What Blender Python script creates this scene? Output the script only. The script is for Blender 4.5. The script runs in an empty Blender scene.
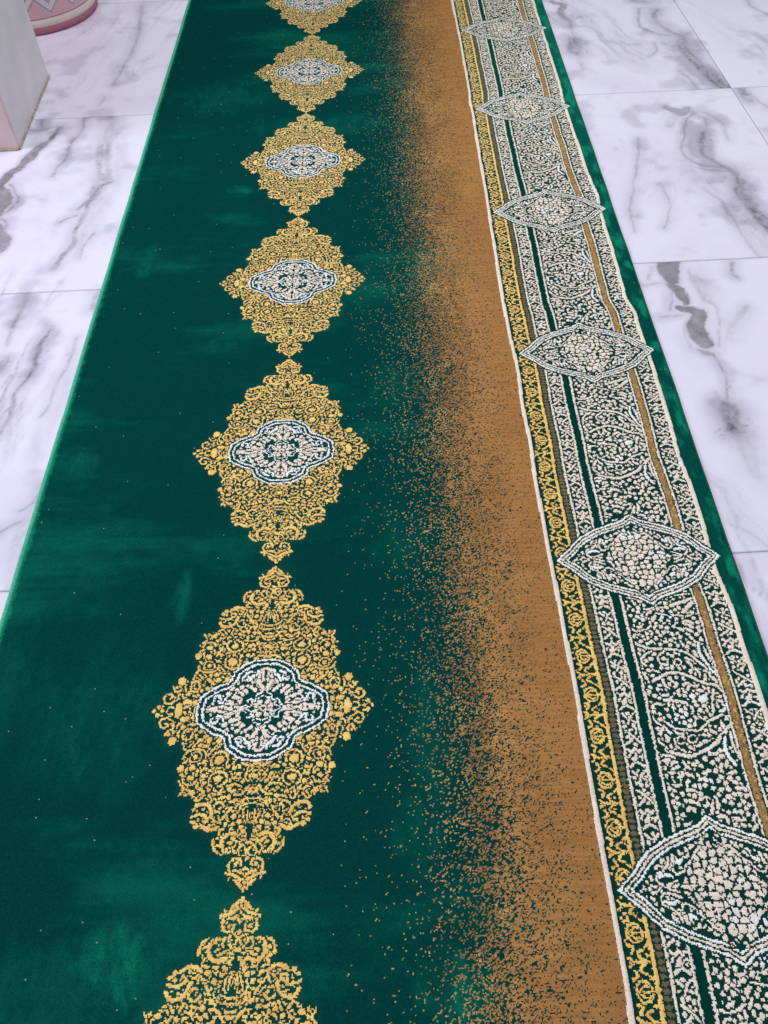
import bpy, math, random
import numpy as np
from mathutils import Vector, Matrix
# measured shapes of the woven motifs (tenths of a millimetre) and of the marble veins (millimetres)
MED = [(1,'p',[1634,1,1630,-13,1621,-23,1607,-27,1594,-22,1584,-12,1580,3,1584,17,1593,27,1607,31,1620,26,1630,16],0.0,1),(1,'p',[1588,52,1583,33,1571,20,1553,15,1536,21,1523,35,1518,54,1522,73,1535,86,1552,90,1570,85,1583,71],0.0,1),(1,'p',[1579,-63,1574,-83,1560,-97,1542,-102,1523,-96,1509,-81,1504,-61,1508,-41,1522,-26,1540,-22,1559,-28,1573,-43],0.0,1),(1,'p',[1527,-10,1522,-28,1510,-42,1493,-46,1475,-40,1462,-26,1457,-8,1461,11,1474,24,1491,29,1509,23,1522,9],0.0,1),(1,'s',[1422,-12,1417,-39,1399,-61,1374,-72,1345,-71,1319,-58,1301,-36,1293,-8,1299,19,1316,41,1342,52,1371,51,1397,38,1415,16,1422,-12],2.7,1),(1,'p',[1304,-3,1298,-67,1278,-113,1249,-129,1219,-111,1196,-63,1186,1,1192,66,1212,113,1241,130,1271,111,1294,63],0.0,1),(1,'s',[1164,2,1158,-33,1136,-60,1105,-74,1069,-73,1036,-57,1013,-28,1003,7,1010,42,1031,70,1063,84,1099,83,1132,66,1155,37,1164,2],3.51,1),(1,'p',[1199,-136,1190,-158,1165,-174,1131,-179,1096,-172,1070,-155,1060,-132,1068,-109,1093,-93,1128,-88,1162,-96,1189,-113],0.0,1),(1,'p',[1051,-114,1046,-137,1031,-153,1010,-158,989,-152,972,-134,966,-112,970,-89,985,-73,1006,-67,1028,-74,1044,-91],0.0,1),(1,'s',[1335,-152,1382,-114,1457,-127,1490,-194,1452,-257,1385,-255,1366,-212,1405,-194],3.51,1),(1,'s',[1251,-345,1312,-292,1381,-377],3.24,1),(1,'p',[1315,-471,1308,-503,1286,-525,1257,-532,1226,-523,1203,-499,1194,-468,1201,-436,1223,-414,1253,-406,1283,-416,1306,-440],0.0,1),(1,'s',[1133,-247,1192,-332,1179,-420],3.24,1),(1,'p',[1171,-268,1167,-287,1154,-301,1136,-306,1117,-300,1103,-285,1097,-265,1101,-246,1114,-232,1133,-227,1152,-233,1166,-248],0.0,1),(1,'s',[1117,-377,1112,-415,1093,-445,1066,-461,1034,-460,1005,-442,984,-411,975,-373,980,-334,999,-304,1027,-288,1058,-289,1088,-307,1109,-338,1117,-377],3.24,1),(1,'p',[969,-303,966,-320,955,-331,939,-335,923,-330,911,-318,906,-301,909,-284,920,-272,936,-268,952,-273,964,-286],0.0,1),(1,'p',[886,-334,883,-350,872,-362,856,-366,840,-361,828,-348,823,-332,826,-315,837,-303,853,-299,869,-304,881,-317],0.0,1),(1,'p',[826,-434,821,-457,804,-474,781,-479,757,-472,739,-455,731,-431,736,-408,752,-391,776,-386,800,-393,818,-410],0.0,1),(1,'p',[893,-482,888,-505,871,-521,848,-527,824,-520,806,-502,799,-479,804,-455,820,-439,843,-433,867,-440,885,-458],0.0,1),(1,'p',[872,-554,867,-577,851,-593,827,-599,804,-592,786,-574,778,-551,783,-528,799,-512,822,-506,846,-513,864,-531],0.0,1),(1,'p',[792,-551,787,-574,771,-591,748,-596,724,-589,706,-572,698,-549,703,-526,719,-509,742,-504,766,-511,785,-528],0.0,1),(1,'p',[763,-477,758,-501,742,-517,719,-522,695,-515,677,-498,669,-474,674,-451,690,-435,713,-429,737,-436,756,-454],0.0,1),(0,'p',[803,-499,801,-510,794,-518,783,-520,773,-517,765,-509,761,-498,763,-487,770,-479,781,-476,791,-480,800,-488],0.0,1),(1,'p',[618,-477,614,-500,599,-516,577,-522,554,-515,537,-497,529,-474,534,-451,549,-434,571,-429,593,-436,611,-453],0.0,1),(1,'s',[1098,-495,1067,-567,1018,-639],3.24,1),(1,'p',[594,-775,587,-809,564,-833,532,-842,498,-831,471,-805,460,-771,466,-736,489,-712,522,-703,556,-714,583,-740],0.0,1),(1,'s',[428,-820,408,-766,415,-711,448,-668,499,-648,557,-655,607,-687,639,-737,644,-793,622,-843],3.24,1),(1,'s',[640,-616,715,-731,712,-850,635,-923,534,-941,415,-896],2.97,1),(1,'p',[579,-1041,572,-1064,550,-1080,518,-1085,486,-1078,462,-1061,451,-1037,458,-1014,480,-998,512,-992,544,-1000,569,-1017],0.0,1),(1,'s',[501,-1147,446,-1127,405,-1090,388,-1043,398,-997,433,-961,486,-944,545,-948,598,-974,633,-1015,643,-1063,626,-1107,586,-1138],3.24,1),(1,'p',[913,-716,910,-733,898,-745,881,-749,864,-744,851,-731,846,-714,850,-696,861,-684,878,-680,895,-685,908,-698],0.0,1),(1,'s',[963,-717,955,-751,931,-777,895,-789,856,-784,822,-764,801,-733,797,-698,812,-666,842,-645,880,-640,918,-651],2.43,1),(1,'s',[730,-718,759,-638,874,-602,1000,-638,1046,-728],3.24,1),(1,'p',[952,-870,946,-892,928,-908,903,-913,877,-907,857,-890,849,-867,855,-845,873,-829,898,-824,924,-831,944,-848],0.0,1),(1,'p',[1117,-886,1111,-911,1094,-928,1070,-934,1045,-927,1027,-908,1019,-883,1025,-858,1042,-840,1066,-834,1090,-842,1109,-861],0.0,1),(1,'p',[959,-1022,953,-1038,935,-1050,910,-1054,884,-1048,865,-1036,857,-1019,863,-1002,881,-990,907,-986,932,-992,952,-1005],0.0,1),(1,'s',[808,-1043,862,-1111,964,-1109,1016,-1034],2.97,1),(1,'p',[904,-1229,899,-1248,882,-1262,858,-1266,834,-1260,816,-1246,808,-1227,813,-1208,830,-1194,854,-1190,878,-1196,897,-1210],0.0,1),(1,'s',[1027,-1106,979,-1168,1021,-1258],3.51,1),(1,'s',[682,-1261,742,-1338,798,-1314],3.24,1),(1,'s',[562,-1345,606,-1258],3.24,1),(1,'p',[350,-759,347,-774,334,-784,316,-787,298,-783,284,-772,278,-757,281,-743,294,-732,312,-729,330,-733,344,-745],0.0,1),(1,'p',[340,-883,336,-897,324,-907,306,-911,288,-906,274,-895,268,-881,271,-866,284,-856,301,-853,320,-857,334,-868],0.0,1),(1,'p',[436,-868,432,-882,420,-892,402,-895,384,-891,370,-880,364,-865,368,-851,380,-841,398,-837,416,-842,430,-853],0.0,1),(1,'p',[746,-895,742,-910,729,-920,711,-923,693,-919,679,-908,674,-893,678,-879,690,-869,708,-865,726,-870,740,-881],0.0,1),(1,'p',[778,-786,774,-800,761,-811,743,-814,725,-809,711,-798,705,-784,709,-769,722,-759,740,-756,758,-760,772,-771],0.0,1),(1,'p',[764,-995,760,-1009,748,-1019,730,-1022,712,-1018,698,-1007,693,-993,697,-979,709,-969,727,-965,745,-970,759,-981],0.0,1),(1,'p',[732,-1097,728,-1111,716,-1121,698,-1124,680,-1120,667,-1109,661,-1095,665,-1081,677,-1071,695,-1068,713,-1072,727,-1083],0.0,1),(1,'p',[836,-1139,832,-1152,820,-1162,802,-1166,784,-1161,771,-1151,765,-1136,769,-1122,781,-1113,799,-1109,817,-1114,830,-1124],0.0,1),(1,'p',[321,-1033,318,-1047,306,-1057,288,-1060,270,-1056,256,-1045,250,-1031,254,-1017,266,-1007,283,-1004,301,-1008,315,-1019],0.0,1),(1,'p',[198,-1081,195,-1095,183,-1105,165,-1108,147,-1104,133,-1093,127,-1079,131,-1065,143,-1055,160,-1051,178,-1056,192,-1067],0.0,1),(1,'p',[372,-1188,368,-1202,356,-1212,339,-1215,321,-1211,307,-1200,301,-1186,305,-1172,317,-1162,334,-1159,352,-1163,366,-1174],0.0,1),(1,'p',[203,-847,200,-862,187,-872,170,-875,151,-871,137,-860,131,-845,135,-831,147,-820,165,-817,183,-822,197,-833],0.0,1),(1,'p',[99,-831,95,-845,83,-855,66,-859,47,-854,33,-843,27,-829,30,-814,42,-804,60,-801,78,-805,93,-816],0.0,1),(1,'p',[495,-1242,491,-1256,479,-1266,461,-1269,444,-1265,430,-1254,424,-1240,428,-1226,440,-1217,457,-1213,475,-1218,489,-1228],0.0,1),(1,'p',[663,-1197,659,-1211,647,-1220,629,-1224,611,-1219,598,-1209,592,-1195,596,-1181,608,-1171,625,-1168,643,-1172,657,-1183],0.0,1),(1,'p',[266,-980,262,-994,250,-1004,233,-1007,214,-1003,200,-992,194,-978,198,-963,210,-953,228,-950,246,-954,260,-965],0.0,1),(1,'p',[32,-1019,26,-1041,3,-1056,-29,-1061,-63,-1054,-89,-1037,-100,-1015,-94,-993,-71,-978,-38,-973,-5,-980,21,-997],0.0,1),(1,'s',[-81,-1082,-120,-1054,-140,-1017,-137,-978,-111,-947,-68,-930,-17,-932,30,-951,62,-984,73,-1023,60,-1059,26,-1085],2.43,1),(1,'s',[-195,-822,-88,-865,-15,-827,44,-900],3.78,1),(1,'s',[170,-1157,268,-1121,384,-1143],3.24,1),(1,'s',[67,-1141,154,-1257,256,-1273],3.78,1),(1,'s',[-226,-1442,-156,-1350,-14,-1320,128,-1366,179,-1454],2.97,1),(1,'s',[-177,-1542,-156,-1444,-76,-1397,-7,-1387,83,-1415,141,-1502],2.43,1),(1,'s',[-69,-1467,-41,-1546,-27,-1631],7.02,1),(1,'s',[-123,-1470,-85,-1593,-48,-1667],2.7,1),(1,'s',[56,-1475,50,-1585,9,-1668],2.7,1),(1,'p',[-34,-1727,-38,-1741,-53,-1751,-75,-1755,-97,-1750,-115,-1739,-122,-1725,-118,-1710,-103,-1700,-81,-1697,-59,-1702,-41,-1713],0.0,1),(1,'p',[-20,-1811,-25,-1828,-41,-1841,-65,-1845,-90,-1839,-109,-1826,-118,-1808,-113,-1790,-97,-1778,-73,-1774,-48,-1779,-29,-1793],0.0,1),(1,'p',[255,-1664,251,-1680,239,-1692,221,-1696,202,-1691,187,-1678,181,-1661,184,-1645,196,-1633,214,-1629,233,-1634,248,-1647],0.0,1),(1,'p',[365,-1667,362,-1684,349,-1695,331,-1699,312,-1694,298,-1682,291,-1665,295,-1648,307,-1636,326,-1632,344,-1637,359,-1650],0.0,1),(1,'p',[271,-1567,267,-1584,255,-1596,237,-1600,218,-1595,203,-1582,196,-1565,200,-1548,212,-1536,230,-1532,249,-1537,264,-1550],0.0,1),(1,'p',[191,-1638,187,-1654,175,-1666,157,-1670,138,-1665,123,-1653,117,-1635,120,-1619,132,-1607,150,-1603,169,-1608,184,-1620],0.0,1),(1,'p',[160,-1709,157,-1725,145,-1737,127,-1741,108,-1736,93,-1724,87,-1707,90,-1690,102,-1678,120,-1674,139,-1679,154,-1692],0.0,1),(1,'p',[117,-1767,114,-1784,102,-1796,84,-1800,65,-1795,50,-1782,44,-1765,47,-1749,59,-1737,77,-1733,96,-1738,111,-1750],0.0,1),(1,'p',[273,-1736,270,-1753,257,-1764,239,-1768,221,-1763,206,-1751,200,-1734,203,-1717,215,-1705,233,-1701,252,-1706,267,-1719],0.0,1),(1,'p',[372,-1299,369,-1316,356,-1329,338,-1333,318,-1327,303,-1314,297,-1296,300,-1279,313,-1266,332,-1262,351,-1268,366,-1281],0.0,1),(1,'p',[277,-1358,274,-1376,261,-1388,243,-1392,224,-1387,209,-1374,202,-1356,205,-1339,218,-1326,237,-1322,256,-1327,271,-1341],0.0,1),(1,'s',[271,-1432,328,-1520,384,-1595],3.78,1),(1,'s',[382,-1423,440,-1363,519,-1415,499,-1488,438,-1499],3.24,1),(1,'s',[530,-1563,552,-1465,630,-1399,742,-1392,801,-1468],5.4,1),(1,'s',[569,-1588,675,-1523,806,-1547],4.32,1),(1,'s',[417,-1700,543,-1737,656,-1683,781,-1624],5.4,1),(1,'p',[762,-1678,757,-1694,744,-1705,724,-1709,704,-1704,689,-1692,683,-1676,687,-1661,701,-1650,720,-1646,740,-1651,756,-1663],0.0,1),(1,'s',[134,-1815,241,-1783,327,-1844,353,-1927,303,-2019],5.94,1),(1,'s',[470,-1867,452,-1977,333,-2082],4.05,1),(1,'s',[176,-2004,264,-2041,283,-1984],3.24,1),(1,'s',[-227,-1852,-74,-1922,67,-1872,165,-1887],4.32,1),(1,'s',[-15,-2017,-17,-2043,-28,-2063,-46,-2074,-68,-2074,-89,-2062,-104,-2040,-112,-2014,-110,-1988,-99,-1967,-81,-1956,-59,-1957,-39,-1969,-23,-1990,-15,-2017],2.97,1),(1,'s',[73,-1931,124,-2014,99,-2075],2.97,1),(1,'s',[156,-1922,198,-1981,157,-2049],2.7,1),(1,'s',[378,-1822,409,-1752,346,-1726],3.78,1),(2,'s',[4,-467,32,-497,47,-538,48,-580,32,-615,5,-635,-28,-637,-61,-619,-86,-586,-98,-544,-94,-503,-76,-470,-46,-454],3.78,1),(2,'p',[-6,-471,-7,-490,-16,-503,-28,-508,-42,-503,-53,-488,-58,-469,-57,-450,-48,-436,-36,-431,-22,-437,-11,-451],0.0,1),(2,'s',[-49,-298,-137,-447],5.13,1),(2,'s',[17,-300,104,-436],5.13,1),(2,'s',[138,-285,215,-348],4.59,1),(2,'s',[260,-258,317,-310],4.59,1),(2,'s',[344,-148,448,-191],5.4,1),(2,'s',[318,-221,366,-256],3.78,1),(2,'s',[385,-53,554,-98],4.32,1),(2,'s',[426,12,603,-31],4.05,1),(2,'s',[603,-37,695,-6],4.05,1),(2,'s',[475,-118,596,-137],2.7,1),(2,'s',[702,17,811,-21],5.4,1),(2,'s',[352,-86,373,-115],4.32,1),(2,'s',[293,-10,415,-25],3.78,1),(3,'s',[731,-138,743,-158,744,-180,735,-199,716,-212,693,-216,669,-209,650,-194,639,-174,640,-152,651,-133,670,-122],2.7,1),(3,'s',[559,-178,595,-117,655,-102],2.43,1),(2,'p',[579,-240,575,-260,560,-274,539,-279,518,-273,501,-258,494,-237,498,-217,513,-203,534,-198,556,-204,572,-220],0.0,1),(2,'p',[385,-340,381,-359,368,-372,349,-376,328,-370,313,-356,306,-337,310,-319,323,-305,343,-301,363,-307,379,-321],0.0,1),(2,'p',[463,-425,459,-444,445,-457,426,-461,406,-456,390,-441,384,-423,388,-404,401,-391,420,-387,441,-392,456,-406],0.0,1),(2,'p',[541,-334,536,-355,521,-370,499,-375,476,-368,458,-352,451,-331,455,-310,470,-295,493,-290,515,-296,533,-312],0.0,1),(2,'p',[176,-566,173,-582,161,-593,145,-597,127,-592,114,-580,108,-564,111,-548,122,-537,139,-533,156,-538,170,-550],0.0,1),(2,'p',[295,-365,292,-377,284,-386,271,-389,257,-385,247,-376,242,-363,245,-351,254,-342,266,-339,280,-343,290,-352],0.0,1),(2,'p',[207,-417,205,-429,196,-438,183,-441,170,-437,159,-428,155,-415,157,-403,166,-394,179,-391,192,-395,203,-405],0.0,1),(3,'s',[120,-610,134,-538,190,-521,236,-451,342,-463],3.51,1),(3,'s',[337,-498,334,-514,321,-525,303,-529,283,-526,267,-515,259,-499,260,-483,271,-470,288,-464],2.16,1),(3,'s',[210,-594,286,-570,307,-516],2.7,1),(3,'s',[333,-11,236,-71,226,-139,124,-130,110,-208,24,-256],1.62,0),(3,'s',[247,-8,175,-53,167,-103,92,-96,81,-155,18,-190],1.62,0),(2,'p',[153,-44,149,-64,135,-78,114,-83,92,-77,75,-61,67,-41,71,-21,86,-7,107,-2,129,-8,146,-24],0.0,1),(2,'p',[96,-98,93,-118,78,-132,57,-137,35,-130,18,-115,11,-95,15,-76,29,-61,50,-57,72,-63,89,-78],0.0,1),(2,'s',[43,-2,40,-18,29,-30,13,-37,-7,-36,-25,-29,-38,-15,-44,1,-41,17,-30,30,-14,37,6,36,24,28,37,15,43,-2],2.16,1)]
OUTL = [(161.5,0.2),(158.2,-9.7),(151.6,-13.8),(150.4,-22.2),(139.9,-28.3),(139.4,-38.6),(131.5,-39.7),(131.8,-48.0),(126.2,-53.3),(118.2,-48.9),(110.3,-48.7),(108.2,-59.5),(104.0,-66.1),(106.2,-74.2),(111.8,-84.9),(111.6,-92.3),(106.4,-96.5),(107.6,-106.9),(103.2,-111.9),(105.1,-125.9),(103.5,-126.1),(98.5,-126.9),(86.0,-128.1),(79.4,-134.9),(81.5,-144.9),(82.8,-159.6),(76.1,-170.2),(66.3,-171.2),(49.5,-175.9),(45.7,-182.5),(48.3,-191.9),(44.2,-201.1),(33.4,-210.0),(20.8,-207.8),(6.4,-208.8),(18.7,-211.9),(25.8,-223.5),(28.7,-229.2),(35.4,-232.3),(28.2,-237.0),(17.5,-247.7),(6.4,-254.0),(-0.2,-257.5)]
QO = [(-5.5,-82.3),(6.9,-79.9),(20.2,-78.0),(36.5,-69.0),(47.8,-59.6),(49.5,-50.8),(48.9,-45.6),(50.1,-41.4),(62.3,-40.3),(78.9,-30.7),(91.8,-20.7),(94.5,-5.8),(95.0,8.9)]
QI = [(-5.8,-77.1),(6.6,-75.1),(17.2,-73.1),(30.8,-64.9),(42.2,-55.9),(43.9,-47.8),(43.4,-41.0),(47.8,-36.0),(56.5,-35.1),(73.3,-27.3),(85.8,-16.7),(88.2,-3.8),(88.8,9.1)]
BOR = [(2,'s',[3713,6216,3737,6134,3882,6053,4066,6020,4211,6028,4387,5969],3.84,1),(2,'s',[3713,6181,3765,6269,3848,6285],2.88,1),(2,'s',[3817,5751,3760,5818,3830,5921,3950,5984],3.12,1),(2,'s',[4153,5985,4036,5888,4036,5782,4128,5753,4169,5830],2.88,1),(2,'s',[4357,5785,4346,5762,4326,5745,4301,5736,4276,5736,4256,5747,4245,5766,4244,5788,4255,5811,4275,5828,4300,5838,4325,5837,4345,5826,4356,5807,4357,5785],2.4,1),(2,'s',[3895,5678,4064,5600,4302,5618,4447,5561],2.88,1),(2,'s',[3736,6386,3800,6342,3950,6365,4037,6431],2.88,1),(2,'s',[4160,6652,4299,6619,4508,6569,4704,6590],2.16,1),(2,'s',[4181,6023,4376,5988,4531,5897,4663,5725,4825,5581,4857,5471],3.6,1),(3,'s',[4698,6106,4676,5921,4732,5750,4812,5581],4.08,1),(2,'s',[4768,6032,4792,5832,4822,5664],3.12,1),(2,'s',[4435,6780,4780,6891],4.8,1),(2,'s',[4590,6658,4792,6835],5.28,1),(2,'s',[3967,5528,4211,5615,4427,5581,4561,5427,4711,5341],3.36,1),(2,'s',[4533,6969,4752,6992],2.16,1),(2,'s',[4398,6619,4572,6583],2.16,1),(2,'s',[3851,5489,4036,5585,4230,5617,4423,5547,4581,5440,4755,5396,4811,5306],4.08,1),(2,'s',[4646,5163,4788,5220],4.08,1),(2,'s',[4646,5163,4780,5134],4.08,1),(2,'s',[4646,5163,4707,5050],4.08,1),(2,'s',[4646,5163,4623,4973],4.08,1),(2,'s',[4646,5163,4632,5350],4.08,1),(2,'s',[4646,5163,4700,5322],4.08,1),(3,'p',[4591,5177,4566,5140,4522,5118,4474,5120,4442,5144,4437,5182,4461,5219,4506,5241,4553,5239,4586,5215],0.0,1),(3,'p',[4413,5232,4398,5209,4372,5196,4344,5197,4325,5212,4322,5235,4336,5258,4363,5272,4391,5271,4410,5256],0.0,1),(2,'p',[4434,5084,4422,5064,4401,5052,4379,5053,4364,5066,4362,5086,4374,5106,4395,5118,4418,5117,4433,5104],0.0,1),(2,'s',[4077,5169,4261,5126],4.08,1),(2,'s',[4742,4928,4563,4850,4456,4782,4368,4703,4235,4707,4042,4737,3889,4848],3.12,1),(2,'s',[4808,4759,4655,4612,4509,4478,4332,4392,4163,4329,3994,4357,3853,4407,3753,4547],4.56,1),(2,'s',[4300,4576,4286,4550,4262,4531,4231,4521,4202,4525,4180,4540,4171,4564,4177,4591,4195,4616,4223,4632,4254,4636,4281,4627],2.4,1),(2,'s',[4104,4524,4078,4510,4050,4506,4024,4514,4008,4531,4003,4555,4012,4580,4031,4601,4058,4614,4087,4615,4111,4606,4126,4587],2.4,1),(2,'s',[3973,4587,3989,4471,4093,4399],2.4,1),(3,'s',[4693,4587,4658,4382,4738,4199],4.32,1),(2,'s',[4793,4666,4782,4469,4820,4297],3.36,1),(2,'s',[3693,4333,3796,4352,3919,4314],3.36,1),(2,'s',[3752,4594,3780,4524,3852,4452],2.88,1),(2,'s',[3720,4949,3766,4852,3822,4803],2.88,1)]
CAR = [(2,'s',[-931,46,-866,26,-781,-36,-671,11,-584,40],3.12,1),(2,'s',[-782,-42,-687,-57,-575,-103],2.88,1),(2,'s',[-782,-42,-836,-105,-824,-178,-740,-217],3.12,1),(2,'s',[-725,248,-700,315,-620,351,-594,292,-645,246],3.6,1),(3,'s',[-543,378,-519,310,-457,356],4.32,1),(3,'s',[-799,146,-713,172,-638,151],4.32,1),(2,'s',[-605,245,-571,177,-474,203,-443,250],2.64,1),(2,'s',[-740,-217,-664,-291,-632,-381],3.12,1),(2,'s',[-731,-325,-705,-379],4.8,1),(2,'s',[-586,-329,-565,-401],4.8,1),(2,'s',[-425,-271,-327,-345,-257,-444,-177,-508,-113,-483],3.6,1),(2,'s',[-193,397,-281,293,-388,267],2.88,1),(2,'s',[156,594,151,554],5.28,1),(2,'s',[80,656,80,656],7.2,1)]
VEIN = [(1,0.95,[-882,2288,-891,2231,-911,2187,-929,2139,-942,2092,-960,2047,-970,1999,-985,1959],[1.3,5.3,13.0,15.4,15.2,15.8,18.5,24.4]),(1,0.9,[-980,2003,-959,1969,-945,1928,-944,1893,-954,1845],[18.1,20.4,26.6,22.3,23.6]),(1,0.8,[-937,1824,-913,1783,-898,1750,-898,1718,-913,1694],[7.8,13.1,19.1,16.6,22.5]),(0,0.6,[-929,1844,-910,1829,-908,1803,-924,1817],[2.7,2.7,2.7,2.7]),(0,0.5,[-944,2001,-922,1956,-909,1926,-918,1884,-931,1858],[3.3,3.2,3.2,3.2,3.2]),(0,0.5,[-821,2344,-815,2273,-832,2198,-827,2125,-840,2078,-840,2032],[5.9,5.8,5.6,5.5,5.5,5.4]),(0,0.45,[-744,2339,-738,2243,-744,2184,-731,2095,-715,2032,-689,2000],[18.0,17.5,17.3,16.8,16.5,16.4]),(0,0.6,[-692,1993,-715,1965,-723,1908,-748,1875],[5.7,5.7,5.6,5.5]),(0,0.6,[-707,1965,-723,1887,-727,1793,-725,1728,-740,1679,-752,1631],[8.9,8.7,8.5,8.3,8.2,8.1]),(0,0.4,[-710,2275,-724,2191,-710,2094,-692,2016],[13.3,13.0,12.6,12.3]),(0,0.35,[-685,1771,-697,1720,-698,1671],[3.8,3.8,3.7]),(0,0.5,[-775,1818,-763,1835,-742,1847],[3.5,3.5,3.5]),(0,0.4,[-943,2343,-929,2285],[5.4,5.3]),(0,0.4,[-964,2283,-927,2276,-888,2296],[3.1,3.1,3.1]),(0,0.22,[-692,2173,-673,1999,-697,1831,-711,1677],[38.7,36.8,35.0,33.4]),(0,0.5,[-779,3108,-755,2860,-759,2704,-778,2540],[8.7,8.2,7.9,7.6]),(0,0.4,[-790,2463,-790,2406],[5.6,5.5]),(0,0.2,[-895,3015,-981,2832],[10.6,10.2]),(0,0.35,[-790,1543,-788,1484,-791,1423,-788,1369],[9.1,8.9,8.7,8.5]),(0,0.6,[-710,1413,-720,1371,-715,1329,-716,1288,-731,1240,-736,1193,-729,1156,-737,1112],[2.2,7.8,7.7,6.9,5.4,6.7,5.9,5.8]),(0,0.18,[-722,1403,-713,1318,-744,1212,-749,1157],[25.2,24.4,23.5,23.0]),(0,0.7,[-794,1287,-785,1304,-780,1329],[13.8,10.4,2.1]),(0,0.35,[-643,1383,-642,1341,-647,1285,-659,1246,-659,1190,-667,1153],[5.0,4.9,4.8,4.7,4.7,4.6]),(0,0.4,[-632,1534,-629,1482],[9.4,9.2]),(0,0.2,[-640,1300,-637,1207,-654,1108,-658,1049],[31.1,30.1,29.0,28.3]),(0,0.3,[-769,1232,-759,1271],[6.8,6.9]),(0,0.45,[-626,960,-641,927,-651,915],[2.9,2.9,2.8]),(0,0.45,[-643,895,-661,880,-673,867],[4.1,4.0,4.0]),(0,0.2,[-621,946,-636,842,-625,752],[19.2,18.3,17.6]),(0,0.85,[934,2939,912,2864,937,2777,963,2734,952,2654,971,2557,992,2446,1015,2383],[7.3,9.0,10.6,17.4,25.7,30.0,32.4,28.7]),(0,0.5,[881,2955,858,2846,876,2782,930,2746],[5.5,5.4,5.3,5.2]),(0,0.6,[873,3025,911,3007],[13.1,13.0]),(0,0.4,[907,2506,922,2433,932,2389],[5.8,5.7,5.6]),(0,0.25,[900,2976,910,2738,904,2600],[46.2,43.7,42.2]),(0,0.4,[875,2700,871,2641,837,2605],[4.3,4.3,4.2]),(0,0.2,[937,2736,934,2415],[52.4,48.3]),(1,0.75,[608,3028,637,3002,621,2942,633,2886],[11.3,16.8,12.9,7.3]),(0,0.85,[629,2739,619,2650],[26.4,29.2]),(0,0.4,[642,2885,635,2759],[4.5,4.4]),(0,0.25,[628,2639,625,2545],[8.6,8.4]),(0,0.4,[1254,3040,1247,2948,1280,2878],[5.6,5.5,5.4]),(0,0.8,[1054,2406,1054,2321],[20.8,20.4]),(0,0.35,[1066,2363,1092,2270],[7.9,7.7]),(1,0.6,[813,2290,833,2270,848,2256,871,2279],[6.0,16.8,20.3,9.6]),(0,0.5,[882,2248,848,2207,825,2138,803,2072,806,2017,842,1982,883,1967],[4.2,4.1,4.0,4.0,3.9,3.9,3.8]),(0,0.85,[885,2146,859,2090,856,2035,877,1985,903,1958,907,1896,893,1847,905,1798,921,1714,943,1651],[13.9,9.1,7.8,6.6,10.9,15.0,19.1,23.0,30.5,29.9]),(0,0.35,[704,2134,678,2014,639,1892,611,1796,605,1705],[4.0,3.9,3.8,3.7,3.6]),(0,0.35,[711,1897,712,1809,678,1710],[3.2,3.2,3.1]),(0,0.3,[811,1881,840,1811,846,1718,858,1621,868,1579],[5.4,5.2,5.1,4.9,4.9]),(0,0.22,[810,1963,845,1830,873,1672,887,1603],[60.4,58.0,55.2,54.0]),(0,0.4,[882,2248,903,2216,897,2169],[3.0,2.9,2.9]),(0,0.3,[801,2187,830,2257],[17.6,17.9]),(0,0.3,[913,2252,944,2189,939,2108],[8.3,8.2,8.0]),(0,0.35,[804,1985,837,1962,894,1948],[2.8,2.7,2.7]),(1,0.95,[654,1583,649,1554,647,1518],[31.5,32.7,19.3]),(1,0.95,[642,1497,652,1474,656,1438],[11.5,20.9,13.5]),(1,0.95,[639,1418,659,1411,679,1401],[12.6,16.3,18.5]),(1,0.95,[675,1392,659,1362,657,1328,664,1300],[18.4,21.1,25.2,17.8]),(1,0.6,[646,1285,657,1273,670,1268],[3.5,9.2,4.9]),(0,0.85,[658,1122,661,1108,657,1085,655,1057],[16.7,28.2,19.7,19.5]),(0,0.5,[671,1265,679,1210,667,1141],[2.8,2.8,2.7]),(0,0.4,[584,1497,624,1504,633,1475,616,1410],[2.3,2.3,2.3,2.2]),(0,0.4,[594,1388,641,1397],[2.9,3.0]),(0,0.3,[693,1548,698,1460,719,1411,687,1294],[3.9,3.8,3.7,3.6]),(0,0.6,[798,1569,785,1530,792,1520],[5.1,5.0,5.0]),(0,0.28,[782,1419,746,1374,716,1320],[9.3,9.1,9.0]),(0,0.25,[672,1160,662,1052,653,1022],[37.2,35.7,35.3]),(0,0.2,[664,1402,629,1335,634,1280],[5.2,5.1,5.0]),(0,0.25,[702,1522,705,1441],[19.3,18.7]),(0,0.25,[615,1565,601,1521],[7.8,7.7]),(0,0.2,[665,1034,660,950],[19.7,19.0]),(0,0.3,[603,832,622,811,634,790],[2.9,2.9,2.8])]

rng = np.random.default_rng(11)
random.seed(4)
S = bpy.context.scene
COL = S.collection
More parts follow.
